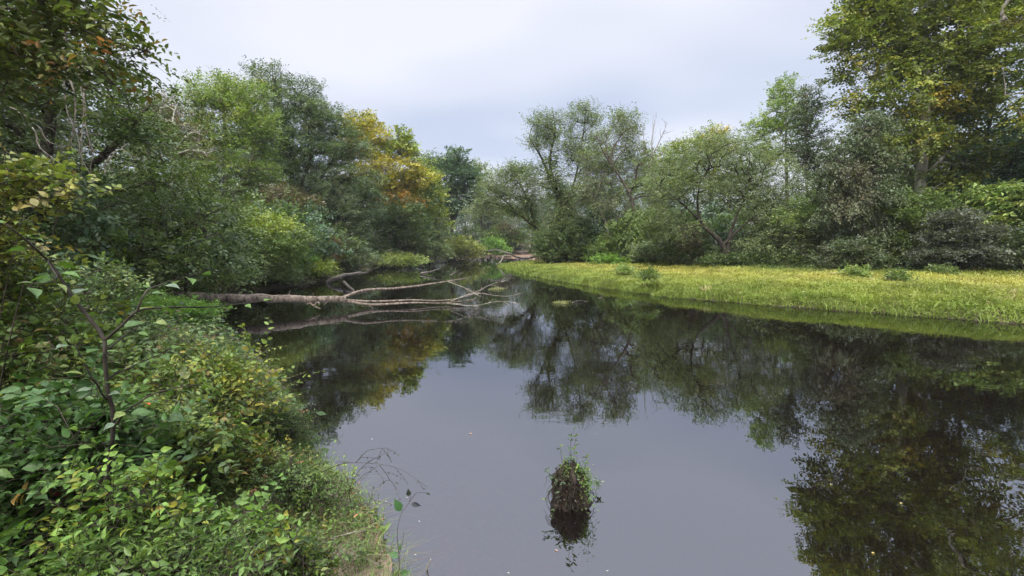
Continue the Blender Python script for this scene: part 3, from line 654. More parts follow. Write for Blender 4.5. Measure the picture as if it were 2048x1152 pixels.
# small plants standing in the grass
for (px, py, r, pal, lab) in [(1293, 548, 13, 'mid', 'small dark herb in the left part of the grassy bank'), (1706, 546, 20, 'light', 'leafy light green weed at the back of the grass below the bluish bush'),
                              (1790, 560, 12, 'mid', 'small weed in the grass right of the leafy light green weed'), (1880, 548, 16, 'mid', 'dark green weed at the back of the grass below the layered shrub'),
                              (1250, 537, 12, 'light', 'small light weed at the back of the grass below the cream bush')]:
    g = gnd(px, py+r*.7, .62)
    bush('weed', lab, 'weed', g[1], px, py+10, [(px, py+3, r*.8, r*.5), (px+r*.7, py+6, r*.6, r*.35)], 24, pal, .08, twigs=5, K=6, tr=.012)

# ================================================================== FOREST BEHIND
def proto_tree(seed, pal, H, Wd, L, n, bark, label):
    rng = np.random.default_rng(seed)
    root = thing('forest_tree', label, 'tree', (0, 0, 0), 'trees of the forest behind')
    P = resample([(0, 0, -.2), (rng.normal(0, .2), rng.normal(0, .2), H*.5), (rng.normal(0, .4), rng.normal(0, .4), H*.93)], 10)
    R = .22*(1-.85*np.linspace(0, 1, 10))
    v = norm(rng.normal(0, 1, (n, 3)))*rng.uniform(.25, 1, (n, 1))**.5
    C = v*np.array([Wd/2, Wd/2, H*.37])*(1+.18*np.sin(v[:, :1]*6+seed)*np.cos(v[:, 2:]*7))+np.array([0, 0, H*.62])
    mb = MB(); mb.tube(P, R, 7)
    Pc, Rc = grow([P], [R], C, rng, .018)
    mb.tube(Pc, Rc, 4, False)
    cm = MB(); foliage(cm, C, C.mean(0), rng, pal, 7, 6, L*3.2, L*3.3, L, .62, 'quad', outw=.6)
    mb.build('trunk', bark, root); cm.build('crown', M_LEAF, root)
    return root
fl = 'dim forest tree standing in the mass of woods behind the bank trees'
protos = [proto_tree(101, 'mid', 13, 8, .24, 150, M_GREY, fl), proto_tree(102, 'dark', 12, 7.5, .24, 160, M_BARK, fl), proto_tree(103, 'willow', 14, 7, .24, 140, M_GREY, fl), proto_tree(104, 'blue', 11, 8, .24, 150, M_BARK, fl)]
rng = np.random.default_rng(77)
spots = []
def row(pts_, n, hmin, hmax, jit=2.0):
    for k in range(n):
        t = (k+.5)/n*(len(pts_)-1); i = min(int(t), len(pts_)-2); f = t-i
        p = np.array(pts_[i])*(1-f)+np.array(pts_[i+1])*f+rng.normal(0, jit, 2)
        spots.append((p[0], p[1], rng.uniform(hmin, hmax)))
def px_x(px, D): return (px-1024)/F*D
row([(px_x(1170, 50), 50), (px_x(1650, 38), 38), (px_x(2100, 32), 32)], 13, 8.5, 10.5)
row([(px_x(1050, 78), 78), (px_x(1300, 60), 60), (px_x(2150, 44), 44)], 12, 10, 12)
row([(px_x(925, 112), 112), (px_x(1130, 100), 100)], 9, 11, 14)
row([(px_x(975, 94), 94), (px_x(1120, 86), 86)], 6, 9, 11)
row([(px_x(900, 84), 84), (px_x(850, 72), 72), (px_x(620, 60), 60), (px_x(420, 42), 42)], 12, 9, 13)
row([(px_x(560, 46), 46), (px_x(300, 30), 30), (px_x(60, 20), 20), (px_x(-200, 15), 15)], 9, 9, 12, 1.2)
row([(px_x(1750, 30), 30), (px_x(2250, 24), 24)], 5, 9, 11, 1.0)
row([(30, 22), (34, 8), (36, -4)], 4, 10, 14)
row([(-14, 6), (-12, -6), (-4, -12), (8, -14), (20, -12)], 7, 10, 14)
used = [False]*4
for k, (x, y, h) in enumerate(spots):
    i = int(rng.integers(0, 4)); s = h/[13, 12, 14, 11][i]
    loc = (x, y, hz(x, y)-.1); rz = rng.uniform(0, 2*pi); sc3 = (s*rng.uniform(.9, 1.3), s*rng.uniform(.9, 1.3), s)
    if not used[i]:
        used[i] = True; protos[i].location = loc; protos[i].rotation_euler = (0, 0, rz); protos[i].scale = sc3
    else: copy_tree(protos[i], loc, rz, sc3)
def proto_bush(seed, pal, L, n, label):
    rng = np.random.default_rng(seed)
    root = thing('forest_bush', label, 'bush', (0, 0, 0), 'bushes of the woods undergrowth')
    v = rng.normal(0, 1, (n, 3)); v = norm(v)*rng.uniform(.1, 1, (n, 1))**.4
    C = v*np.array([1.5, 1.5, 1.1])+np.array([0, 0, 1.2])
    paths = [resample([(0, 0, -.1), (a*.3, b*.3, .7), (a, b, 1.9)], 7) for a, b in rng.normal(0, .6, (4, 2))]
    R = [.03*(1-.8*np.linspace(0, 1, 7)) for _ in paths]
    mb = MB()
    for p, r in zip(paths, R): mb.tube(p, r, 5)
    Pc, Rc = grow(paths, R, C, rng, .006); mb.tube(Pc, Rc, 3, False)
    cm = MB(); foliage(cm, C, C.mean(0), rng, pal, 6, 6, .38, .36, L, .6, 'quad')
    mb.build('stems', M_BARK, root); cm.build('foliage', M_LEAF, root)
    return root
bl = 'dark leafy bush of the woods undergrowth behind the bank bushes'
bp_ = [proto_bush(201, 'dark', .12, 90, bl), proto_bush(202, 'mid', .12, 90, bl), proto_bush(203, 'blue', .13, 90, bl)]
bs = []
def brow(pts_, n, smin, smax, jit=.8):
    for k in range(n):
        t = (k+.5)/n*(len(pts_)-1); i = min(int(t), len(pts_)-2); f = t-i
        p = np.array(pts_[i])*(1-f)+np.array(pts_[i+1])*f+rng.normal(0, jit, 2)
        bs.append((p[0], p[1], rng.uniform(smin, smax)))
brow([(px_x(1120, 43), 43), (px_x(1300, 35), 35), (px_x(1600, 29), 29), (px_x(1900, 26), 26), (px_x(2250, 22), 22)], 24, 1.1, 1.8)
brow([(px_x(1100, 50), 50), (px_x(1650, 36), 36), (px_x(2250, 28), 28)], 20, 1.3, 2.0, 1.2)
brow([(-9.5, 10), (-11, 15), (-12, 20), (-13, 26), (-13, 33), (-12, 42), (-10, 52)], 26, .9, 1.6, .9)
brow([(-13, 9), (-16, 16), (-17, 24), (-18, 34), (-16, 46)], 20, 1.2, 2.0, 1.2)
brow([(-10, 60), (-8, 72), (-4, 84), (6, 84), (10, 76), (8, 66)], 18, 1.3, 2.2, 1.5)
ub = [False]*3
for k, (x, y, s) in enumerate(bs):
    i = int(rng.integers(0, 3))
    if shore(np.array([x]), np.array([y]))[0][0] < .6: continue
    loc = (x, y, hz(x, y)-.1); rz = rng.uniform(0, 2*pi)
    sc3 = (s*rng.uniform(.8, 1.2), s*rng.uniform(.8, 1.2), s*rng.uniform(.8, 1.2))
    if not ub[i]:
        ub[i] = True; bp_[i].location = loc; bp_[i].rotation_euler = (0, 0, rz); bp_[i].scale = sc3
    else: copy_tree(bp_[i], loc, rz, sc3)
# ================================================================== GROUND COVER
def blades(mb, P, H, W, lean, col, rng):
    n = len(P); a = rng.uniform(0, 2*pi, n); dirv = np.stack([np.cos(a), np.sin(a), np.zeros(n)], -1)
    b = a+rng.normal(pi/2, .5, n); wv = np.stack([np.cos(b), np.sin(b), np.zeros(n)], -1)
    up = np.array([0, 0, 1.])
    m = P+up*(H*.6)[:, None]+dirv*(H*lean*.3)[:, None]
    t = P+up*(H*(1-.25*lean))[:, None]+dirv*(H*lean)[:, None]
    w = (wv*W[:, None])/2
    V = np.stack([P-w, P+w, m+w*.8, m-w*.8, t], 1).reshape(-1, 3)
    i = np.arange(n)[:, None]*5
    mb.add(V, [i+np.array([[0, 1, 2, 3]]), i+np.array([[3, 2, 4]])], [col, col])
def bank_grass():
    rng = np.random.default_rng(5)
    N = 900000
    x = rng.uniform(-3, 34, N); y = rng.uniform(6, 46, N)
    d, s = shore(x, y)
    depthmax = np.interp(x, [1, 5, 12, 20, 34], [12, 11, 10, 10.5, 11])
    keep = (s == 3) & (wet_edge(x, y, d) > -.05) & (d < depthmax)
    keep &= rng.uniform(0, 1, N) < np.clip(22/np.hypot(x, y), 0, 1)**1.2*np.clip(1.15-d/depthmax*.6, .3, 1)
    keep &= (x < 0.75*y*1.75+1)
    x2 = rng.uniform(-2, 32, 500000); y2 = rng.uniform(6, 44, 500000); d2, s2 = shore(x2, y2); w2 = wet_edge(x2, y2, d2)
    k2 = (s2 == 3) & (w2 > -.06) & (w2 < .75); x2, y2, d2 = x2[k2], y2[k2], d2[k2]
    x, y, d = np.r_[x[keep], x2], np.r_[y[keep], y2], np.r_[d[keep], d2]; n = len(x)
    z = np.maximum(height(x, y), -.01)-.02
    r = np.hypot(x, y)
    patch = .5+.5*wob(x, y, .55, 3); patch2 = .5+.5*wob(x, y, 1.9, 1); dd = d/np.interp(x, [1, 5, 12, 20, 34], [12, 11, 10, 10.5, 11])
    yell = np.clip(1.5*np.exp(-((dd-.5)/.27)**2)*(.35+.55*patch+.35*(.5+.5*wob(x, y, 1.3, 7)))+rng.normal(0, .10, n)-.12, 0, 1)*np.clip((x+2)/6, .3, 1)
    g1 = np.array([.165, .22, .045]); g2 = np.array([.25, .28, .06]); ye = np.array([.36, .335, .085]); dk = np.array([.08, .14, .035]); st = np.array([.40, .32, .18])
    c = g1+(g2-g1)*patch2[:, None]
    c = c*(1-yell[:, None])+ye*yell[:, None]
    dkm = np.clip(.8-d/1.3, 0, 1)*.6*patch2+np.clip((dd-.8)/.2, 0, 1)*.6; c = c*(1-dkm[:, None])+dk*dkm[:, None]
    c[rng.uniform(0, 1, n) < .02] = st
    c = c*rng.uniform(.86, 1.14, (n, 1))
    tuft = .5+.5*wob(x, y, 5.3, 2); H = rng.uniform(.08, .24, n)*(.6+.45*patch2+.35*tuft)*np.clip(.75+d/2, .75, 1.1); W = rng.uniform(.010, .022, n)*np.clip(r/14, .8, 2.2)
    mb = MB(); blades(mb, np.stack([x, y, z], -1), H, W, rng.uniform(.4, 1.6, n), c, rng)
    # taller clumps, dead stalks and flattened patches
    nc = 1500; ii = rng.integers(0, n, nc); hb = rng.uniform(.9, 1.7, nc); m = 34
    cx = np.repeat(x[ii], m)+rng.normal(0, .13, nc*m); cy = np.repeat(y[ii], m)+rng.normal(0, .13, nc*m)
    tc_ = np.repeat(c[ii]*rng.uniform(.72, 1.15, (nc, 1)), m, 0)*rng.uniform(.75, 1.25, (nc*m, 1))
    rr_ = np.hypot(cx, cy)
    blades(mb, np.stack([cx, cy, np.repeat(z[ii], m)], -1), rng.uniform(.10, .26, nc*m)*np.repeat(hb, m), rng.uniform(.010, .02, nc*m)*np.clip(rr_/14, .8, 2.2), rng.uniform(.3, 1.4, nc*m), tc_, rng)
    # broad low leaves among the blades
    m = rng.uniform(0, 1, n) < .42
    P = np.stack([x, y, z+H*.7], -1)[m]; k = len(P)
    a = rng.uniform(0, 2*pi, k)
    leaves(mb, P, np.stack([np.cos(a), np.sin(a), rng.uniform(-.2, .5, k)], -1), np.array([0, 0, 1.])+rng.normal(0, .4, (k, 3)), rng.uniform(.05, .12, k), rng.uniform(.02, .045, k), c[m]*.95, 'quad')
    print('grass', n)
    tag(mb.build('bank_grass', M_GRASS), 'yellow-green grass carpeting the low right bank', 'grass', kind='stuff')
bank_grass()
def litter_cover():
    """low herbs, ivy and fallen leaves on the woodland floor of both banks"""
    rng = np.random.default_rng(6)
    N = 150000
    x = rng.uniform(-26, 26, N); y = rng.uniform(4, 66, N)
    d, s = shore(x, y)
    k = (((s == 1) & (d > .05) & (d < 9)) | ((s == 3) & (d > 8.5) & (d < 15))|((s==2)&(d>3)&(d<10))) & (rng.uniform(0, 1, N) < np.clip(16/np.hypot(x, y), .15, 1))
    x, y = x[k], y[k]; n = len(x); z = height(x, y)
    C = np.stack([x, y, z+rng.uniform(0, .22, n)], -1)
    mb = MB()
    P = np.repeat(C, 5, 0)+rng.normal(0, .09, (n*5, 3)); P[:, 2] = np.maximum(P[:, 2], np.repeat(z, 5)+.01); q = len(P)
    a = rng.uniform(0, 2*pi, q)
    col = pick([((.05, .085, .028), 5), ((.08, .12, .035), 4), ((.13, .16, .04), 1.5), ((.12, .07, .04), 1.5)], n, rng).repeat(5, 0)*rng.uniform(.7, 1.3, (q, 1))
    leaves(mb, P, np.stack([np.cos(a), np.sin(a), rng.uniform(-.3, .4, q)], -1), np.array([0, 0, 1.])+rng.normal(0, .45, (q, 3)), rng.uniform(.06, .13, q), rng.uniform(.04, .08, q), col, 'quad')
    tag(mb.build('woodland_ground_cover', M_LEAF), 'low herbs and fallen leaves under the trees of both banks', 'ground cover', kind='stuff')
litter_cover()
def near_cover():
    rng = np.random.default_rng(8)
    # small leafy herbs
    N = 70000
    x = rng.uniform(-7, 0, N); y = rng.uniform(.6, 8, N)
    d, s = shore(x, y)
    k = (d > .03) & (rng.uniform(0, 1, N) < np.clip(3.6/np.hypot(x, y), .2, 1)) & (s != 0) & (wob(x, y, 3.1, 5)+.5*wob(x, y, 8.3)+rng.normal(0, .3, N) > -.25)
    x, y, d = x[k], y[k], d[k]; n = len(x); z = height(x, y)
    mb = MB()
    C = np.stack([x, y, z+rng.uniform(.0, .12, n)], -1)
    P = np.repeat(C, 4, 0)+rng.normal(0, .022, (n*4, 3)); P[:, 2] = np.maximum(P[:, 2], np.repeat(z, 4)+.004); q = len(P)
    a = rng.uniform(0, 2*pi, q)
    col = pick([((.07, .12, .03), 5), ((.12, .18, .045), 5), ((.17, .22, .07), 3), ((.16, .13, .06), 1.5), ((.30, .16, .06), .4), ((.12, .06, .04), 1)], n, rng).repeat(4, 0)*rng.uniform(.75, 1.25, (q, 1))
    L = rng.uniform(.014, .045, q)*rng.choice([.8, 1, 1.5], q, p=[.5, .4, .1])
    leaves(mb, P, np.stack([np.cos(a), np.sin(a), rng.uniform(-.1, .7, q)], -1), np.array([0, 0, 1.])+rng.normal(0, .4, (q, 3)), L, L*rng.uniform(.35, .6, q), col, 'fold')
    # upright leafy sprigs and taller weeds
    M_ = 4200
    x = rng.uniform(-5.5, 0, M_); y = rng.uniform(1.2, 7.5, M_); dq, sq = shore(x, y)
    k = (dq > -.03) & (dq < 2.6) & (sq != 0) & (rng.uniform(0, 1, M_) < np.clip(3.2/np.hypot(x, y), .2, 1)); x, y = x[k], y[k]; n = len(x); z = height(x, y)
    hh = rng.uniform(.06, .30, n)*(.6+.5*wob(x, y, 2.1, 4)**2*2)
    base = np.stack([x, y, z], -1); ln = rng.normal(0, .35, (n, 3))*[1, 1, 0]; top = base+(np.array([0, 0, 1.])+ln)*hh[:, None]
    tt = np.linspace(0, 1, 4)[None, :, None]; PP = base[:, None]*(1-tt)+top[:, None]*tt+ln[:, None]*.25*hh[:, None, None]*tt**2
    v, q_, _ = tubes(PP, np.tile(np.array([.0018, .0014, .001, .0006]), (n, 1)), 3); cc_ = np.tile(np.array([.09, .08, .035]), (len(q_), 1)); mb.add(v, [q_], [cc_])
    K = 9; t = rng.uniform(.25, 1, (n, K, 1)); Q = base[:, None]*(1-t)+top[:, None]*t+ln[:, None]*.25*hh[:, None, None]*t**2; Q = Q.reshape(-1, 3); q = len(Q)
    a = rng.uniform(0, 2*pi, q); pc = pick([((.12, .18, .035), 5), ((.18, .23, .045), 4), ((.09, .14, .05), 3), ((.34, .30, .05), .5), ((.28, .13, .06), .5)], n, rng).repeat(K, 0)*rng.uniform(.8, 1.2, (q, 1))
    sz = rng.uniform(.4, 1.3, n).repeat(K); L = rng.uniform(.018, .042, q)*sz
    leaves(mb, Q, np.stack([np.cos(a), np.sin(a), rng.uniform(-.3, .6, q)], -1), np.array([0, 0, 1.])+rng.normal(0, .35, (q, 3)), L, L*rng.uniform(.35, .65, q), pc, 'near')
    # grass and straw
    N = 60000
    x = rng.uniform(-5, 0, N); y = rng.uniform(1.2, 7, N); d, s = shore(x, y); k = (d > -.04) & (d < 2.2) & (s != 0); x, y, d = x[k], y[k], d[k]; n = len(x)
    straw = rng.uniform(0, 1, n) < np.where((y < 3.0) & (d < .6), .35, .08)
    c = pick([((.12, .17, .04), 5), ((.17, .22, .06), 3), ((.07, .11, .03), 3)], n, rng); c[straw] = pick([((.26, .21, .14), 2), ((.17, .13, .08), 3), ((.11, .08, .05), 3)], int(straw.sum()), rng)
    blades(mb, np.stack([x, y, height(x, y)-.01], -1), rng.uniform(.05, .21, n)*np.where(straw, .9, 1), rng.uniform(.002, .005, n), rng.uniform(.5, 1.9, n)+straw*.9, c*rng.uniform(.75, 1.25, (n, 1)), rng)
    tag(mb.build('bank_undergrowth', M_NEAR), 'small herbs, grass and straw covering the near left bank', 'undergrowth', kind='stuff')
near_cover()

# ================================================================== FALLEN WOOD
def wig(P, n, amp, rng):
    P = resample(P, n); a = rng.normal(0, amp, (n, 3)); a[0] = 0; a[1:-1] = (a[:-2]+a[1:-1]+a[2:])[:]/2 if n > 2 else 0
    return P+a
def A3(px, py, D): return at(px, py, D)
def fallen_log():
    rng = np.random.default_rng(12)
    base = at(385, 594, 12.2)
    root = thing('fallen_log', 'long fallen tree lying out over the water, grey bark, its bare limbs spreading to mid-river', 'fallen tree', base)
    tr = MB()
    P = wig([at(340, 592, 12.0), at(385, 594, 12.2), at(550, 597, 12.9), at(690, 599, 13.8)], 40, .012, rng)
    R = np.interp(np.linspace(0, 1, 40), [0, .15, .6, 1], [.15, .13, .115, .10])*(1+rng.normal(0, .02, 40))
    tr.tube(P, R, 14)
    for k in range(14):
        i = rng.integers(8, 40); a = P[i]; d = norm(rng.normal(0, 1, 3)+np.array([.5, 0, .2]))
        l = rng.uniform(.12, .3); tr.tube(np.stack([a, a+d*l*.6, a+d*l+rng.normal(0, .03, 3)]), [.022, .014, .006], 5)
    # stubs hanging below
    for (a, b, c) in [((615, 602, 13.3), (628, 612, 13.2), (642, 618, 13.1)), ((628, 612, 13.2), (636, 604, 13.1), (640, 610, 13.0)), ((612, 603, 13.3), (618, 607, 13.2), (612, 609, 13.1))]:
        tr.tube(resample([at(*a), at(*b), at(*c)], 6), np.linspace(.03, .012, 6), 6)
    tr.build('trunk', M_LOG, root, base)
    LR = .66
    limbs = [
      ([(680, 597, 13.75), (720, 583, 14.2), (790, 577, 14.8), (870, 567, 15.4), (945, 554, 16)], .08, .016),
      ([(690, 600, 13.8), (740, 603, 14.2), (820, 600, 14.7), (900, 600, 15.1), (960, 585, 15.4)], .065, .014),
      ([(685, 602, 13.8), (745, 609, 14.0), (820, 606, 14.2), (890, 606, 14.4), (950, 598, 14.4)], .07, .014),
      ([(893, 562, 15.6), (930, 576, 15.2), (958, 591, 14.9)], .022, .014),
      ([(900, 603, 14.4), (935, 590, 14.4), (955, 587, 14.5), (1000, 592, 14.6), (1020, 592, 14.6), (1045, 586, 14.7)], .026, .005),
      ([(940, 590, 14.9), (975, 572, 15.2), (1020, 557, 15.6)], .022, .008),
      ([(890, 606, 14.4), (950, 611, 14.2), (1000, 603, 14.1), (1045, 606, 14.1)], .022, .005),
      ([(980, 570, 15.2), (1012, 577, 15.0)], .012, .006)]
    for pts_, r0, r1 in limbs:
        mb = MB(); n = 22
        P = wig([at(*p) for p in pts_], n, .006, rng); P[:, 2] = np.maximum(P[:, 2], -.03)
        R = np.linspace(r0, r1, n)*(LR if r0 > .06 else LR*.7); mb.tube(P, R, 8)
        L = np.linalg.norm(P[-1]-P[0])
        for k in range(int(3+L*2)):
            i = rng.integers(2, n); d = norm((P[min(i+1, n-1)]-P[i-1])*1.5+rng.normal(0, .14, 3)+np.array([0, 0, .06])); l = rng.uniform(.1, .4)
            t = np.linspace(0, 1, 5)[:, None]; Q = P[i]+d*l*t+rng.normal(0, .03, (5, 3))*t
            mb.tube(Q, np.linspace(max(R[i]*.35, .006), .003, 5), 4)
        mb.build('limb', M_DEAD if r0 < .06 else M_LOG, root, base)
fallen_log()
def stick(name, label, cat, pts_, r0, r1, mat, seed, n=12, twigs=3, group=None, z0=None, tl=.3):
    rng = np.random.default_rng(seed)
    P = [at(*p) for p in pts_]; b = P[0].copy()
    P = wig(P, n, r0*.35, rng)
    mb = MB(); R = np.linspace(r0, r1, n)*(1+rng.normal(0, .05, n)); mb.tube(P, R, 8)
    for k in range(twigs):
        i = rng.integers(2, n); d = norm((P[min(i+1, n-1)]-P[i-1])+rng.normal(0, .3, 3)*np.linalg.norm(P[-1]-P[0])*.3+np.array([0, 0, .1])); l = rng.uniform(.4, 1.)*tl
        t = np.linspace(0, 1, 5)[:, None]; Q = P[i]+d*l*t+rng.normal(0, .06*l, (5, 3))*t
        mb.tube(Q, np.linspace(R[i]*.4, R[i]*.12, 5), 5)
    o = mb.build(name, mat, None, b, b)
    return tag(o, label, cat, group)
stick('sunken_log', 'crooked dark log rising from the water near the left bank', 'log', [(655, 566, 23), (672, 556, 23), (692, 551, 23.3), (715, 546, 23.6), (735, 545, 23.8)], .12, .05, M_WET, 1, 16, 5, tl=.4)
stick('submerged_branch', 'dark wet branch slanting down into the water below the crooked log', 'branch', [(688, 564, 21), (700, 575, 19), (712, 586, 17)], .07, .03, M_WET, 2, 10, 2)
stick('water_stick', 'short dark stick pointing right out of the mid-river water', 'stick', [(842, 547, 30), (858, 543, 30), (880, 537, 30)], .09, .02, M_WET, 3, 8, 1, 'sticks poking out of the water')
stick('water_stick', 'small dark stick poking from the river, left of a still smaller one', 'stick', [(900, 551, 28), (910, 545, 28), (920, 540, 28)], .05, .02, M_WET, 4, 8, 0, 'sticks poking out of the water')
stick('water_stick', 'tiniest dark stick in the river beyond the fallen tree', 'stick', [(916, 551, 29), (922, 546, 29), (928, 544, 29)], .035, .015, M_WET, 5, 8, 0, 'sticks poking out of the water')
stick('bleached_branch', 'large bleached forked branch stranded beyond the tip of the grassy bank', 'branch', [(1075, 513, 46), (1040, 516, 45), (1020, 508, 44), (990, 501, 44), (974, 503, 44)], .14, .05, M_DEAD, 6, 16, 2, tl=1.0)
stick('bleached_branch', 'curved bleached branch forking down to the water off the larger one', 'branch', [(1022, 513, 44), (1008, 512, 43.5), (1003, 521, 43), (993, 528, 42)], .10, .03, M_DEAD, 7, 12, 2, tl=.6)
stick('arched_stick', 'low arched dark stick floating right of the fallen tree twigs', 'stick', [(1142, 607, 15.2), (1155, 602, 15.4), (1180, 604, 15.6)], .022, .008, M_WET, 8, 10, 1)
stick('arched_stick', 'tiny upright forked stick in the water by the grassy bank', 'stick', [(1195, 597, 16.5), (1204, 595, 16.5), (1207, 589, 16.5)], .02, .006, M_WET, 9, 8, 2, tl=.15)
stick('shore_branch', 'pale bare branch lying on the left bank above the fallen tree', 'branch', [(552, 560, 21), (500, 540, 20), (440, 536, 19)], .04, .015, M_DEAD, 10, 14, 6, 'bare branches above the fallen tree', tl=1.0)
stick('shore_branch', 'pale bare branch curving up the left bank, highest above the fallen tree', 'branch', [(505, 432, 20), (480, 440, 20), (440, 460, 20), (415, 478, 20)], .06, .02, M_DEAD, 11, 14, 6, 'bare branches above the fallen tree', tl=.8)
stick('shore_branch', 'long thin grey branch lying lowest on the left bank above the fallen tree', 'branch', [(560, 556, 21), (520, 557, 20), (460, 553, 19)], .035, .012, M_DEAD, 13, 14, 6, 'bare branches above the fallen tree', tl=.8)
stick('shore_twig', 'short pale stick standing in the water at the bottom edge by the sandy shore', 'stick', [(850, 1152, 2.55), (854, 1136, 2.55), (862, 1118, 2.5)], .006, .003, M_DEAD, 12, 8, 1, tl=.04)
for i, (px, py) in enumerate([(745, 535), (770, 533), (800, 532), (838, 528), (866, 524)]):
    D = gnd(px, py)[1]+.3
    stick('root_tangle', ['first tangle of bare roots from the left, on the far left shore', 'second tangle of bare roots from the left, on the far left shore', 'middle tangle of bare roots, on the far left shore', 'fourth tangle of bare roots from the left, on the far left shore', 'tangle of bare roots nearest the river bend on the left shore'][i], 'roots',
          [(px-16, py-2, D), (px, py-8, D), (px+14, py-12, D)], .05, .02, M_DEAD, 40+i, 8, 14, 'root tangles on the far left shore', tl=1.6)
# bare hanging vines top left
def vines():
    rng = np.random.default_rng(21)
    spec = [[(130, 60), (128, 130), (133, 220), (150, 260), (170, 330), (180, 345)], [(130, 130), (145, 170), (150, 240), (140, 300)], [(165, 110), (168, 200), (172, 260), (185, 300), (180, 350)], [(150, 90), (160, 160), (166, 230), (160, 350)],
            [(65, 255), (85, 300), (110, 320), (140, 345)], [(20, 215), (70, 245), (100, 290)], [(210, 350), (208, 335), (225, 310), (242, 297)], [(125, 0), (128, 40), (133, 95), (130, 130), (95, 170)]]
    labs = ['bare hanging vine curling longest down the upper left trees', 'thin straight bare vine hanging beside the longest one', 'rightmost bare vine hanging in the upper left trees', 'fine bare vine hanging between two thicker ones in the upper left trees', 'bare vine sagging low across the upper left trees', 'short bare vine slanting down near the left edge', 'pale twig bent upward right of the hanging vines', 'dark vine hanging from the topmost limb at upper left']
    for i, s in enumerate(spec):
        D = 7.5+.2*i
        P = [at(p[0], p[1], D) for p in s]; b = P[0].copy(); P = wig(P, 24, .012, rng)
        mb = MB(); R = np.linspace(.014, .006, 24)
        if i == 7: R = R*1.8
        mb.tube(P, R, 5)
        for k in range(7):
            j = rng.integers(8, 24); d = norm(rng.normal(0, 1, 3)+np.array([.4, 0, -.5])); l = rng.uniform(.15, .5); t = np.linspace(0, 1, 6)[:, None]
            mb.tube(P[j]+d*l*t+rng.normal(0, .03, (6, 3))*t, np.linspace(.006, .002, 6), 3)
        tag(mb.build('hanging_vine', M_DEAD if i != 7 else M_BARK, None, b, b), labs[i], 'vine', 'bare vines hanging in the upper left trees')
vines()

# ================================================================== FOREGROUND SHRUBS
def fg(name, label, D, base, lobes, n, pal, L, **kw):
    L = L*.76; n = int(n*1.7)
    ks = dict(tr=.012, twigs=3, K=7, asp=.62, rt=.0016, shell=.0, sides=6, bow=.12, kind='near', leafmat=M_NEAR, twig_geo=True, tl=L*4.2, cr=L*2.6, droop=.25, flat=.7)
    ks.update(kw)
    st = [[base, ((base[0]+l[0])/2+8*(i % 3-1), (base[1]+l[1])/2, l[4] if len(l) > 4 else 0), (l[0], l[1], l[4] if len(l) > 4 else 0)] for i, l in enumerate(lobes[:5])]
    return tree(name, label, 'shrub' if 'cat' not in kw else kw['cat'], D, st, lobes, n, pal, L, trunk='stems', crown='foliage', **ks)
def sapling():
    rng = np.random.default_rng(31); D = 1.8
    b = at(225, 980, D); b[2] = hz(b[0], b[1])
    root = thing('sapling', 'forked sapling stem with broad leaves standing up from the foreground shrubs at left', 'sapling', b)
    st = MB(); lf = MB()
    paths = [([b-[0, 0, .05], at(222, 900, D), at(230, 850, D), at(214, 770, D), at(210, 680, D)], .011, .007),
             ([at(210, 680, D), at(150, 600, D), at(95, 520, D), at(50, 480, D-.1), at(15, 450, D-.15)], .008, .003),
             ([at(210, 680, D), at(250, 645, D), at(275, 622, D), at(330, 616, D+.1), at(420, 613, D+.25), at(520, 605, D+.4)], .006, .0015),
             ([at(212, 700, D), at(250, 670, D+.1), at(300, 640, D+.2)], .004, .0015),
             ([at(214, 760, D), at(270, 730, D+.1), at(340, 700, D+.15)], .004, .0015),
             ([at(214, 800, D), at(170, 730, D-.1), at(150, 690, D-.1)], .004, .002),
             ([at(95, 520, D), at(110, 560, D-.1), at(60, 570, D-.2)], .003, .0015),
             ([at(222, 860, D), at(270, 810, D-.1), at(330, 780, D-.1), at(400, 770, D)], .005, .002),
             ([at(275, 622, D), at(285, 590, D), at(320, 570, D+.1), at(400, 545, D+.2)], .004, .0012)]
    for i, (p, r0, r1) in enumerate(paths):
        P = wig(p, 20, .002, rng); st.tube(P, np.linspace(r0, r1, 20), 8)
        if i == 0: continue
        L_ = np.linalg.norm(P[-1]-P[0]); n = int(4+L_*13)
        t = np.linspace(.12, 1, n); ii = (t*19).astype(int); q = P[ii]; tg = norm(P[np.minimum(ii+1, 19)]-P[np.maximum(ii-1, 0)])
        sd = np.where(np.arange(n) % 2, 1, -1)[:, None]*norm(np.cross(tg, [0, 0, 1.]))
        d = norm(tg*.6+sd+rng.normal(0, .25, (n, 3))-np.array([0, 0, .25]))
        # petioles
        st.tube(np.stack([q, q+d*.012, q+d*.025], 1), np.full((n, 3), .0009), 3, False)
        L = rng.uniform(.035, .075, n)
        col = pick([((.085, .15, .03), 4), ((.06, .11, .03), 4), ((.15, .19, .05), 1.5), ((.12, .16, .10), 1.5), ((.42, .16, .04), .12)], n, rng)
        leaves(lf, q+d*.024, d, np.array([0, 0, 1.])+rng.normal(0, .3, (n, 3)), L, L*rng.uniform(.55, .75, n), col, 'near')
    st.build('stem', M_DBARK, root, b); lf.build('foliage', M_NEAR, root, b)
sapling()
G = 'leafy shrubs of the near left bank'
fg('bank_shrub', 'leaf mass against the left edge below the sapling top, pale-backed leaves', 3.0, (40, 1000), [(40, 640, 110, 90), (150, 700, 90, 70), (-60, 560, 100, 110), (60, 780, 110, 80), (-60, 760, 120, 120), (10, 540, 60, 50)], 210, 'near', .07, group=G)
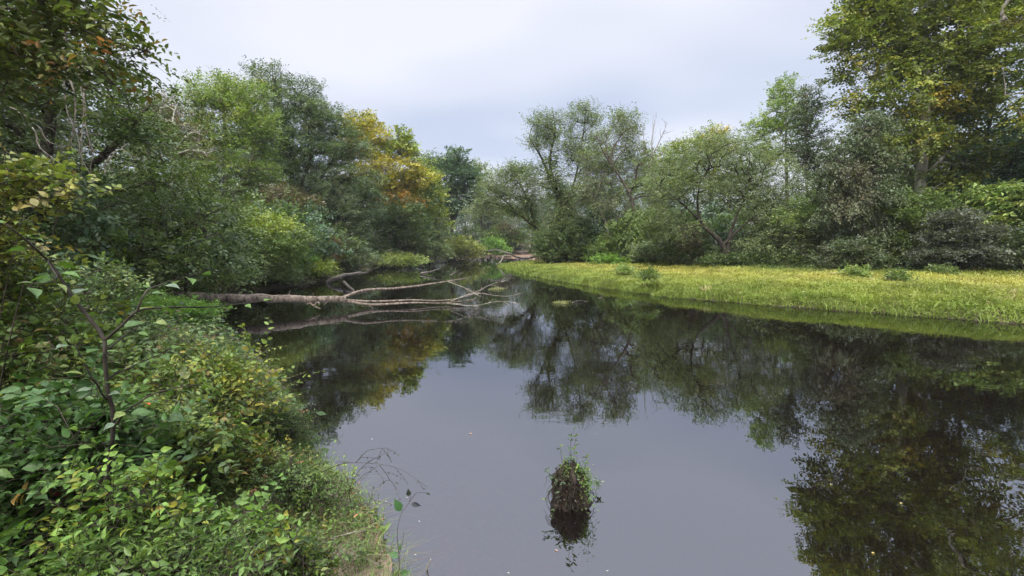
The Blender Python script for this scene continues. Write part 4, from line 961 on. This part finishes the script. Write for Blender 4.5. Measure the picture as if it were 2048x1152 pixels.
fg('bank_shrub', 'sunny green leaves at the left edge above the sapling, beside pink-tinged leaves', 2.7, (-60, 900), [(-10, 400, 60, 50), (60, 370, 50, 30), (100, 385, 40, 24), (-60, 480, 80, 70), (20, 330, 40, 24)], 60, [((.17, .2, .04), 4), ((.10, .15, .035), 4), ((.28, .24, .08), 1), ((.4, .2, .1), .35)], .075, group=G)
fg('bank_shrub', 'pale-leaved shrub behind the sapling fork reaching toward the log', 4.6, (260, 880), [(250, 680, 70, 50), (330, 700, 70, 40), (180, 630, 70, 50), (300, 760, 80, 50), (400, 740, 60, 36), (220, 580, 60, 40)], 190, [((.09, .14, .07), 4), ((.07, .12, .035), 4), ((.13, .17, .05), 3), ((.2, .2, .04), .4)], .07, asp=.5, group=G)
fg('bank_shrub', 'shrub with lime and rose tinted leaves overhanging the dark water right of the sapling', 3.4, (380, 960), [(420, 760, 80, 40), (470, 790, 60, 36), (380, 800, 90, 50), (500, 740, 36, 24), (530, 800, 24, 20), (440, 850, 70, 40), (340, 860, 80, 50)], 95, 'nearfall', .06, group=G, tl=.34, cr=.14, K=9)
fg('bank_shrub', 'dark broad-leaved shrub low in the left corner beneath the pale-backed leaves', 2.0, (90, 1300), [(70, 900, 120, 90), (-40, 950, 110, 110), (180, 950, 80, 80), (60, 1060, 130, 90), (180, 860, 70, 60)], 150, [((.035, .075, .02), 6), ((.055, .11, .028), 5), ((.09, .14, .035), 1.2)], .075, group=G)
fg('bank_shrub', 'shrub of mixed green leaves in front of the sapling stem foot', 2.5, (260, 1150), [(300, 880, 80, 60), (360, 930, 70, 50), (260, 960, 80, 60), (200, 900, 60, 60), (330, 1000, 80, 50), (420, 910, 60, 40)], 150, 'near', .065, group=G)
fg('bank_shrub', 'lime green sapling sprays with yellow leaves at the bottom left', 1.75, (250, 1400), [(210, 980, 50, 40), (250, 1020, 50, 36), (290, 985, 34, 30), (230, 1080, 60, 40), (320, 1060, 50, 36), (150, 1110, 60, 40), (270, 1120, 70, 40)], 62, 'nearlight', .055, group=G, twigs=3, K=6)
fg('bank_shrub', 'bright yellow-tipped seedling shrub at the bottom beside the fallen straw', 1.9, (470, 1350), [(400, 1040, 30, 24), (430, 1090, 40, 30), (480, 1050, 34, 26), (380, 1110, 50, 30), (520, 1100, 30, 24)], 38, 'nearlight', .05, group=G, twigs=3, K=5)
fg('bank_shrub', 'fine-leaved green weed shrub hanging over the water at the bank corner', 4.0, (500, 960), [(500, 870, 60, 36), (550, 900, 50, 30), (470, 930, 60, 30), (590, 930, 34, 20), (540, 840, 36, 24)], 190, 'herb', .028, group=G, twigs=5, K=9, asp=.35, kind='fold', tl=.14, cr=.10)
fg('bank_shrub', 'dark-stemmed leafy shrub between the left corner and the fine-leaved weed', 2.9, (340, 1080), [(330, 820, 60, 40), (280, 800, 50, 40), (240, 850, 60, 50), (400, 870, 50, 40), (150, 800, 60, 50)], 120, 'near', .075, asp=.42, group=G)
fg('bank_shrub', 'low leafy clump along the bottom edge by the red leaf', 1.6, (330, 1500), [(330, 1130, 60, 30), (260, 1150, 60, 30), (400, 1140, 40, 24), (180, 1160, 60, 36), (480, 1150, 40, 22)], 70, 'herb', .055, asp=.4, group=G)
fg('bank_shrub', 'small mixed weeds on the bank slope just left of the wiry weed', 2.8, (600, 1090), [(590, 1010, 40, 22), (640, 1040, 34, 22), (560, 1050, 40, 24), (610, 1080, 40, 20)], 62, 'herb', .034, group=G, asp=.45, tl=.10, cr=.05)
fg('bank_shrub', 'yellow-flecked seedlings on the bank slope behind the small mixed weeds', 3.1, (510, 1060), [(500, 980, 40, 26), (540, 960, 34, 22), (470, 1010, 40, 26)], 50, 'nearfall', .045, group=G, asp=.5)
fg('bank_shrub', 'broad-leaved seedlings at the bottom edge left of the sandy shore', 2.1, (600, 1250), [(590, 1120, 44, 24), (640, 1140, 36, 20), (540, 1135, 40, 26)], 34, 'near', .045, group=G)
def thin_weed():
    rng = np.random.default_rng(51); D = 2.9
    b = at(700, 1085, D); b[2] = hz(b[0], b[1]); root = thing('thin_weed', 'wiry arching weed with threadlike twigs leaning over the water', 'weed', b)
    st = MB(); lf = MB()
    paths = [[b, at(702, 1030, D), at(700, 975, D), at(730, 930, D), at(785, 900, D)],
             [at(560, 985, D+.3), at(640, 945, D+.2), at(720, 925, D), at(790, 935, D), at(855, 975, D-.1)],
             [at(712, 925, D), at(735, 902, D), at(775, 895, D)], [at(630, 950, D), at(655, 975, D), at(662, 1000, D)], [at(760, 930, D), at(780, 960, D), at(800, 985, D)],
             [at(705, 1015, D), at(740, 1010, D), at(765, 1008, D)], [at(680, 1000, D), at(710, 965, D), at(760, 928, D)], [at(735, 985, D), at(745, 1000, D), at(755, 1008, D)], [at(600, 1000, D), at(640, 975, D), at(700, 970, D)], [at(700, 975, D), at(690, 950, D), at(672, 925, D)]]
    for i, p in enumerate(paths):
        P = wig(p, 16, .002, rng); st.tube(P, np.linspace(.0036 if i < 2 else .0024, .0011, 16), 4)
        for k in range(5 if i < 2 else 4):
            j = rng.integers(4, 16); d = norm(rng.normal(0, 1, 3)*[1, .5, .7]); l = rng.uniform(.04, .13); t = np.linspace(0, 1, 5)[:, None]
            Q = P[j]+d*l*t+np.array([0, 0, -.03])*t**2; st.tube(Q, np.linspace(.0014, .0008, 5), 3)
            m = 9; q = Q[rng.integers(1, 5, m)]; dd = rng.normal(0, .5, (m, 3))+[0, 0, -.8]
            LL = rng.uniform(.008, .02, m); leaves(lf, q, dd, rng.normal(0, 1, (m, 3)), LL, LL*.25, pick([((.03, .035, .02), 3), ((.10, .11, .04), 1)], m, rng), 'fold')
    st.build('stem', M_WET, root, b); lf.build('foliage', M_NEAR, root, b)
thin_weed()
def stalk():
    rng = np.random.default_rng(52); D = 2.45
    b = at(798, 1180, D); b[2] = hz(b[0], b[1]); root = thing('stalk_seedling', 'thin dark upright stalk with a few large leaves at the sandy shore', 'seedling', b)
    st = MB(); lf = MB()
    P = [[b-[0, 0, .03], at(798, 1115, D), at(795, 1060, D), at(803, 1025, D)], [at(803, 1025, D), at(818, 1005, D), at(822, 990, D)], [at(818, 1005, D), at(835, 985, D), at(853, 986, D)], [at(798, 1110, D), at(805, 1085, D), at(808, 1062, D)], [at(755, 1170, D), at(757, 1140, D), at(760, 1115, D)]]
    P[4][0][2] = hz(P[4][0][0], P[4][0][1])
    for i, p in enumerate(P): st.tube(wig(p, 10, .001, rng), np.linspace(.0035 if i == 0 else .002, .0012, 10), 5)
    for (px, py, ex, ey, L, W, c) in [(802, 1022, 784, 990, .085, .05, (.04, .10, .03)), (818, 992, 816, 976, .045, .03, (.02, .03, .02)), (822, 1008, 846, 1012, .06, .028, (.02, .02, .025)), (852, 986, 862, 990, .03, .012, (.03, .04, .02)), (797, 1112, 776, 1108, .06, .04, (.05, .13, .04)), (798, 1100, 804, 1080, .04, .02, (.06, .13, .04)), (757, 1140, 765, 1120, .04, .025, (.05, .14, .04)), (756, 1160, 748, 1140, .05, .035, (.04, .12, .03)), (800, 1150, 830, 1140, .07, .04, (.06, .13, .04))]:
        a = at(px, py, D); d = at(ex, ey, D)-a
        leaves(lf, a[None], d[None], np.array([[.1, -.7, .6]]), np.array([L]), np.array([W]), np.array([c]), 'near')
    st.build('stem', M_WET, root, b); lf.build('foliage', M_NEAR, root, b)
stalk()

# ================================================================== CLUMP STANDING IN THE WATER
def clump():
    rng = np.random.default_rng(61)
    c = gnd(1140, 1004); D = c[1]
    root = thing('stump_clump', 'rotting root stump in the water crowned with sprouting plants', 'stump', c)
    # knobbly stump body
    nu, nv = 40, 26
    u = np.linspace(0, 2*pi, nu, endpoint=False); v = np.linspace(0, 1, nv)
    U, Vv = np.meshgrid(u, v)
    r = np.interp(Vv, [0, .15, .5, .85, 1], [.12, .13, .135, .11, .02])*(1+.26*np.sin(3*U+5*Vv)+.14*np.sin(7*U-9*Vv)+.10*np.sin(13*U+17*Vv)+rng.normal(0, .07, U.shape))
    z = -.35+Vv*.64+.05*np.sin(3*U)*Vv
    V = np.stack([r*np.cos(U), r*np.sin(U)*.9, z], -1).reshape(-1, 3)
    i = np.arange(nv-1)[:, None]*nu; j = np.arange(nu)[None]; j2 = (j+1) % nu
    q = np.stack([i+j, i+j2, i+nu+j2, i+nu+j], -1).reshape(-1, 4)
    me = mesh_np('stump', V, [q], M_SOIL); obj('stump', me, root)
    rt_ = MB()
    for k in range(44):
        a = rng.uniform(0, 2*pi); z0 = rng.uniform(0.0, .24); p0 = np.array([.12*cos(a), .11*sin(a), z0])
        d = np.array([cos(a), sin(a), rng.uniform(-.9, .2)]); l = rng.uniform(.05, .12); t = np.linspace(0, 1, 6)[:, None]
        rt_.tube(p0+d*l*t+np.array([0, 0, -.09])*t**2+rng.normal(0, .008, (6, 3)), np.linspace(.006, .0015, 6)*rng.uniform(.4, 1), 4)
    rt_.build('roots', M_SOIL, root)
    dl = MB(); n = 900
    a = rng.uniform(0, 2*pi, n); zz = rng.uniform(-.02, .26, n); P = np.stack([.128*np.cos(a), .12*np.sin(a), zz], -1)*np.array([1, 1, 1])*(np.array([1.05, 1.05, 1])-np.maximum(zz-.1, 0)[:, None]*np.array([1.6, 1.6, 0]))
    L = rng.uniform(.012, .032, n)
    leaves(dl, P, rng.normal(0, 1, (n, 3))+[0, 0, -.6], np.stack([np.cos(a), np.sin(a), np.full(n, .4)], -1)+rng.normal(0, .5, (n, 3)), L, L*rng.uniform(.2, .6, n), pick([((.012, .009, .006), 8), ((.028, .02, .013), 4), ((.16, .06, .04), .7), ((.2, .17, .14), .3), ((.05, .065, .025), 1.6)], n, rng), 'fold')
    dl.build('dead_leaves', M_NEAR, root)
    # sprouts
    st = MB(); lf = MB()
    S = [(0, .0, .16, .58, .01, 'blue'), (.02, .02, .16, .52, .03, 'mid'), (-.05, 0, .16, .33, -.03, 'blue'), (-.06, -.03, .14, .30, -.22, 'blue'), (.06, .02, .14, .36, .05, 'bright'), (.09, 0, .12, .28, .09, 'herb'), (.11, -.04, .10, .24, .11, 'herb'), (.04, -.05, .16, .30, .05, 'herb'), (-.02, -.03, .2, .36, -.05, 'mid'), (.13, .02, .08, .2, .14, 'herb'), (.08, -.08, .1, .24, .1, 'herb'), (.02, .05, .2, .4, 0, 'blue'), (-.03, .05, .2, .42, -.08, 'mid'), (.1, .06, .12, .32, .14, 'mid')]
    for (x0, y0, z0, z1, x1, pal) in S:
        P = wig([(x0, y0, z0-.05), ((x0+x1)/2, y0, (z0+z1)/2), (x1, y0+rng.normal(0, .02), z1)], 12, .004, rng); st.tube(P, np.linspace(.0025, .001, 12), 4)
        n = 20; ii = rng.integers(2, 12, n); q = P[ii]; d = rng.normal(0, 1, (n, 3))*[1, 1, .4]+[0, 0, .35]; L = rng.uniform(.022, .048, n)
        leaves(lf, q, d, np.array([0, 0, 1.])+rng.normal(0, .4, (n, 3)), L, L*rng.uniform(.3, .55, n), pick(pal, n, rng), 'fold')
    for k in range(8):
        a = rng.uniform(0, 2*pi); l = rng.uniform(.10, .2); z0 = rng.uniform(.06, .24); t = np.linspace(0, 1, 8)[:, None]
        P = np.array([.1*cos(a), .1*sin(a), z0])+np.array([cos(a), sin(a), .35])*l*t+np.array([0, 0, -.16])*t**2
        P[:, 2] = np.maximum(P[:, 2], .006); st.tube(P, np.linspace(.0022, .0008, 8), 4)
        m = 11; ii = rng.integers(2, 8, m); d = rng.normal(0, 1, (m, 3))*[1, 1, .5]+[cos(a), sin(a), 0]; L = rng.uniform(.018, .036, m)
        leaves(lf, P[ii], d, np.array([0, 0, 1.])+rng.normal(0, .5, (m, 3)), L, L*.5, pick([((.05, .08, .035), 4), ((.09, .13, .05), 3), ((.05, .04, .03), 3)], m, rng), 'fold')
    n = 420; a = rng.uniform(0, 2*pi, n); rr = .12*np.sqrt(rng.uniform(0, 1, n)); P = np.stack([rr*np.cos(a)+.03, rr*np.sin(a)*.9, .27-rr*.5+rng.uniform(-.03, .05, n)], -1); L = rng.uniform(.012, .03, n)
    leaves(lf, P, rng.normal(0, 1, (n, 3))+[0, 0, .5], rng.normal(0, .5, (n, 3))+[0, 0, 1], L, L*.4, pick([((.09, .13, .05), 4), ((.13, .17, .08), 2), ((.05, .07, .03), 3), ((.2, .12, .08), .8)], n, rng), 'fold')
    P2 = np.array([[.12, -.1, .2]])+rng.normal(0, 1, (260, 3))*[.035, .05, .08]; L = rng.uniform(.01, .025, 260)
    leaves(lf, P2, rng.normal(0, 1, (260, 3)), rng.normal(0, .6, (260, 3))+[0, 0, 1], L, L*.4, pick('herb', 260, rng), 'fold')
    st.build('stems', M_BARK, root); lf.build('foliage', M_NEAR, root)
clump()
def water_twig():
    rng = np.random.default_rng(62); b = gnd(1190, 985); root = thing('water_sprig', 'small leafy sprig rising from the water beside the stump', 'sprig', b)
    st = MB(); lf = MB(); P = wig([(-.0, 0, -.05), (.01, 0, .03), (.03, 0, .075), (.05, 0, .085)], 10, .001, rng); st.tube(P, np.linspace(.003, .001, 10), 5)
    n = 12; q = P[rng.integers(5, 10, n)]; d = rng.normal(0, 1, (n, 3))*[1, 1, .3]; L = rng.uniform(.03, .05, n)
    leaves(lf, q, d, np.array([0, 0, 1.])+rng.normal(0, .5, (n, 3)), L, L*.55, pick([((.05, .07, .045), 2), ((.14, .16, .11), 1)], n, rng), 'near')
    st.build('stem', M_WET, root); lf.build('foliage', M_NEAR, root)
water_twig()

# ================================================================== FLOATING BITS
def floats():
    rng = np.random.default_rng(71)
    spec = [(938, 867, .05, (.45, .25, .15), 'orange-brown leaf floating alone left of the middle'), (1743, 1106, .035, (.55, .42, .15), 'yellow leaf floating lowest in the dark reflection at lower right'),
            (1800, 1007, .04, (.50, .38, .15), 'narrow yellow leaf floating amid the dark reflection at lower right'), (1660, 969, .035, (.50, .42, .22), 'pale leaf floating at the left of the dark reflection at lower right'),
            (1110, 1100, .03, (.50, .28, .2), 'pink-tan leaf floating just below the stump'), (837, 1042, .02, (.6, .6, .55), 'small white fleck floating off the sandy shore'),
            (812, 995, .02, (.55, .55, .5), 'white fleck floating behind the stalk top'), (770, 1003, .022, (.55, .55, .5), 'white fleck floating near the tip of the grassy corner'),
            (828, 1110, .022, (.6, .58, .5), 'white petal floating right of the stalk foot'), (1015, 1145, .02, (.5, .5, .45), 'white fleck floating at the bottom edge left of the stump'), (1213, 1142, .02, (.5, .5, .45), 'white fleck floating at the bottom edge right of the stump'),
            (1190, 868, .016, (.45, .45, .42), 'tiny pale fleck floating behind the stump'), (742, 878, .03, (.5, .42, .38), 'pale fleck floating above the wiry weed')]
    for (px, py, L, c, lab) in spec:
        L = L*.75; c = tuple(v*.75 for v in c); g = gnd(px, py, .004); mb = MB(); a = rng.uniform(-.5, .5)
        leaves(mb, np.array([[0., 0, 0]]), np.array([[cos(a), sin(a), .05]]), np.array([[0, 0, 1.]]), np.array([L]), np.array([L*.5]), np.array([c]), 'near')
        tag(mb.build('floating_leaf', M_NEAR, None, None, g), lab, 'leaf', 'leaves floating on the river')
    for (px, py, w, lab) in [(995, 579, .35, 'pale green tuft of waterweed among the fallen tree twigs'), (1123, 607, .30, 'pale green tuft of waterweed left of the low arched stick')]:
        g = gnd(px, py, .0); mb = MB(); n = 260; P = rng.normal(0, 1, (n, 3))*[w*.45, w*.25, .03]; P[:, 2] = np.abs(P[:, 2]); L = rng.uniform(.04, .10, n)
        leaves(mb, P, rng.normal(0, 1, (n, 3))+[0, 0, .5], rng.normal(0, 1, (n, 3)), L, L*.25, pick([((.28, .28, .12), 3), ((.16, .18, .06), 2)], n, rng), 'fold')
        tag(mb.build('waterweed_tuft', M_NEAR, None, None, g), lab, 'waterweed', 'waterweed tufts')
    for (px, py, D, L, c, lab) in [(325, 1143, 1.75, .05, (.40, .07, .07), 'red fallen leaf at the bottom edge among herbs'), (45, 990, 1.8, .05, (.50, .33, .10), 'yellow-tan withered leaf cluster near the left edge'), (310, 808, 2.2, .022, (.5, .14, .03), 'small orange leaf right of the sapling stem'), (565, 1068, 2.6, .05, (.35, .09, .06), 'reddish curled fallen leaf on the bank'), (648, 1058, 2.7, .035, (.5, .25, .05), 'orange fallen leaf on the near bank grass'), (120, 980, 1.9, .05, (.16, .03, .03), 'dark maroon leaf right of the withered leaf cluster')]:
        p = at(px, py, D); mb = MB(); n = 5 if 'cluster' in lab else 2
        leaves(mb, rng.normal(0, .008, (n, 3)), rng.normal(0, 1, (n, 3)), np.array([0, -.6, .8])+rng.normal(0, .4, (n, 3)), np.full(n, L), np.full(n, L*.55), np.tile(c, (n, 1)), 'near')
        tag(mb.build('autumn_leaf', M_NEAR, None, None, p), lab, 'leaf', 'autumn leaves caught on the bank plants')
floats()

# ================================================================== SKY, SUN, CAMERA
SUN_EL, SUN_ROT = 48, 200
w = bpy.data.worlds.new('World'); sc.world = w; w.use_nodes = True
nt = w.node_tree
for n in list(nt.nodes): nt.nodes.remove(n)
out = nt.nodes.new('ShaderNodeOutputWorld'); bg = nt.nodes.new('ShaderNodeBackground'); bg.inputs['Strength'].default_value = .1
sky = nt.nodes.new('ShaderNodeTexSky'); sky.sky_type = 'NISHITA'; sky.sun_disc = False; sky.sun_elevation = radians(SUN_EL); sky.sun_rotation = radians(SUN_ROT)
tc = nt.nodes.new('ShaderNodeTexCoord'); sep = nt.nodes.new('ShaderNodeSeparateXYZ'); nt.links.new(tc.outputs['Generated'], sep.inputs[0])
# project the direction on a flat cloud deck so that clouds stretch toward the horizon
mxz = nt.nodes.new('ShaderNodeMath'); mxz.operation = 'MAXIMUM'; mxz.inputs[1].default_value = 0; nt.links.new(sep.outputs['Z'], mxz.inputs[0])
ad = nt.nodes.new('ShaderNodeMath'); ad.operation = 'ADD'; ad.inputs[1].default_value = .22; nt.links.new(mxz.outputs[0], ad.inputs[0])
dv = nt.nodes.new('ShaderNodeVectorMath'); dv.operation = 'DIVIDE'; cmb = nt.nodes.new('ShaderNodeCombineXYZ')
for i in range(3): nt.links.new(ad.outputs[0], cmb.inputs[i])
nt.links.new(tc.outputs['Generated'], dv.inputs[0]); nt.links.new(cmb.outputs[0], dv.inputs[1])
mp = nt.nodes.new('ShaderNodeMapping'); mp.inputs['Location'].default_value = (.35, .2, 0); mp.inputs['Scale'].default_value = (.55, .9, .3); nt.links.new(dv.outputs[0], mp.inputs['Vector'])
nz = nt.nodes.new('ShaderNodeTexNoise'); nz.inputs['Scale'].default_value = 1.0; nz.inputs['Detail'].default_value = 2.5; nz.inputs['Roughness'].default_value = .4; nt.links.new(mp.outputs[0], nz.inputs['Vector'])
cr = nt.nodes.new('ShaderNodeValToRGB'); e = cr.color_ramp.elements
e[0].position = .40; e[0].color = (2.2, 2.45, 3.05, 1); e[1].position = .56; e[1].color = (3.4, 3.43, 3.75, 1)
nt.links.new(nz.outputs['Fac'], cr.inputs['Fac'])
# overcast sky is brighter overhead
pw = nt.nodes.new('ShaderNodeMapRange'); pw.interpolation_type = 'SMOOTHSTEP'; pw.inputs['From Min'].default_value = .68; pw.inputs['From Max'].default_value = 1.0; pw.inputs['To Min'].default_value = 1.0; pw.inputs['To Max'].default_value = 10
nt.links.new(sep.outputs['Z'], pw.inputs['Value'])
scl = nt.nodes.new('ShaderNodeVectorMath'); scl.operation = 'SCALE'; nt.links.new(cr.outputs['Color'], scl.inputs[0]); nt.links.new(pw.outputs[0], scl.inputs['Scale'])
mix = nt.nodes.new('ShaderNodeMixRGB'); mix.inputs['Fac'].default_value = .93; nt.links.new(sky.outputs[0], mix.inputs['Color1']); nt.links.new(scl.outputs[0], mix.inputs['Color2'])
nt.links.new(mix.outputs[0], bg.inputs['Color']); nt.links.new(bg.outputs[0], out.inputs['Surface'])
sl = bpy.data.lights.new('sun', 'SUN'); sl.energy = 2.2; sl.angle = radians(12); sl.color = (1, .95, .87)
so = bpy.data.objects.new('sun', sl); link(so)
# nishita: rotation measured clockwise from +Y
az = radians(SUN_ROT); el = radians(SUN_EL)
from mathutils import Vector
sd = Vector((sin(az)*cos(el), cos(az)*cos(el), sin(el)))
so.rotation_euler = (-sd).to_track_quat('-Z', 'Y').to_euler(); so.location = (0, 0, 60)
cam = bpy.data.cameras.new('camera'); co = bpy.data.objects.new('camera', cam); link(co)
cam.sensor_width = 36; cam.lens = 36*F/2048; cam.clip_end = 2000; cam.clip_start = .05
co.location = (0, 0, CAMZ); co.rotation_euler = (pi/2-PITCH, 0, 0)
sc.camera = co
sc.view_settings.view_transform = 'Standard'; sc.view_settings.look = 'None'; sc.view_settings.gamma = 1; sc.view_settings.exposure = 1.45
sc.cycles.max_bounces = 6; sc.cycles.diffuse_bounces = 3; sc.cycles.glossy_bounces = 3; sc.cycles.transmission_bounces = 2; sc.cycles.transparent_max_bounces = 6
sc.cycles.use_denoising = True

# fallen twigs lying on the near bank
def bank_twigs():
    rng = np.random.default_rng(91)
    spec = [((560, 1000), (640, 985), (700, 1010), 'pale dead twig on the near bank below the wiry weed'), ((600, 1090), (680, 1075), (740, 1060), 'longest dead twig pointing at the sandy shore'),
            ((640, 1125), (700, 1110), (765, 1135), 'dead twig lowest on the near bank beside the stalk'), ((540, 1130), (610, 1095), (650, 1050), 'slanting grey twig amid straw at the bottom'),
            ((700, 1050), (730, 1040), (752, 1062), 'short crooked twig at the water edge below the wiry weed'), ((0, 1070), (60, 1040), (110, 1025), 'thin pale twig low at the left edge'), ((120, 1155), (160, 1130), (175, 1090), 'thin pale twig rising from the bottom left edge')]
    for i, (a, b, c, lab) in enumerate(spec):
        P = []
        for k, q in enumerate((a, b, c)):
            g = gnd(q[0], q[1], .25 if q[0] > 300 else 0.55); z = hz(g[0], g[1]); g = gnd(q[0], q[1], z+.03+.03*(k == 1)); P.append(g)
        P = wig(P, 14, .008, rng); b0 = P[0].copy(); mb = MB(); mb.tube(P, np.linspace(.006, .0025, 14), 6)
        for k in range(4):
            j = rng.integers(3, 13); d = norm((P[j+1]-P[j-1])/np.linalg.norm(P[j+1]-P[j-1])+rng.normal(0, .6, 3)*[1, 1, .4]); l = rng.uniform(.05, .16); t = np.linspace(0, 1, 5)[:, None]
            mb.tube(P[j]+d*l*t+rng.normal(0, .006, (5, 3))*t, np.linspace(.003, .001, 5), 4)
        tag(mb.build('fallen_twig', M_DEAD, None, b0, b0), lab, 'twig', 'dead twigs on the near bank')
bank_twigs()

def haze():
    me = bpy.data.meshes.new('haze')
    x0, x1, y0, y1, z0, z1 = -150, 150, -60, 190, -3, 32
    v = [(x, y, z) for z in (z0, z1) for y in (y0, y1) for x in (x0, x1)]
    me.from_pydata(v, [], [(0, 2, 3, 1), (4, 5, 7, 6), (0, 1, 5, 4), (2, 6, 7, 3), (0, 4, 6, 2), (1, 3, 7, 5)])
    m, nt, out = new_mat('haze'); pv = nt.nodes.new('ShaderNodeVolumePrincipled'); pv.inputs['Density'].default_value = .0003; pv.inputs['Color'].default_value = (.88, .92, 1, 1)
    nt.links.new(pv.outputs[0], out.inputs['Volume']); me.materials.append(m)
    tag(obj('haze', me), 'faint pale haze in the air over the river', 'haze', kind='stuff')
haze()
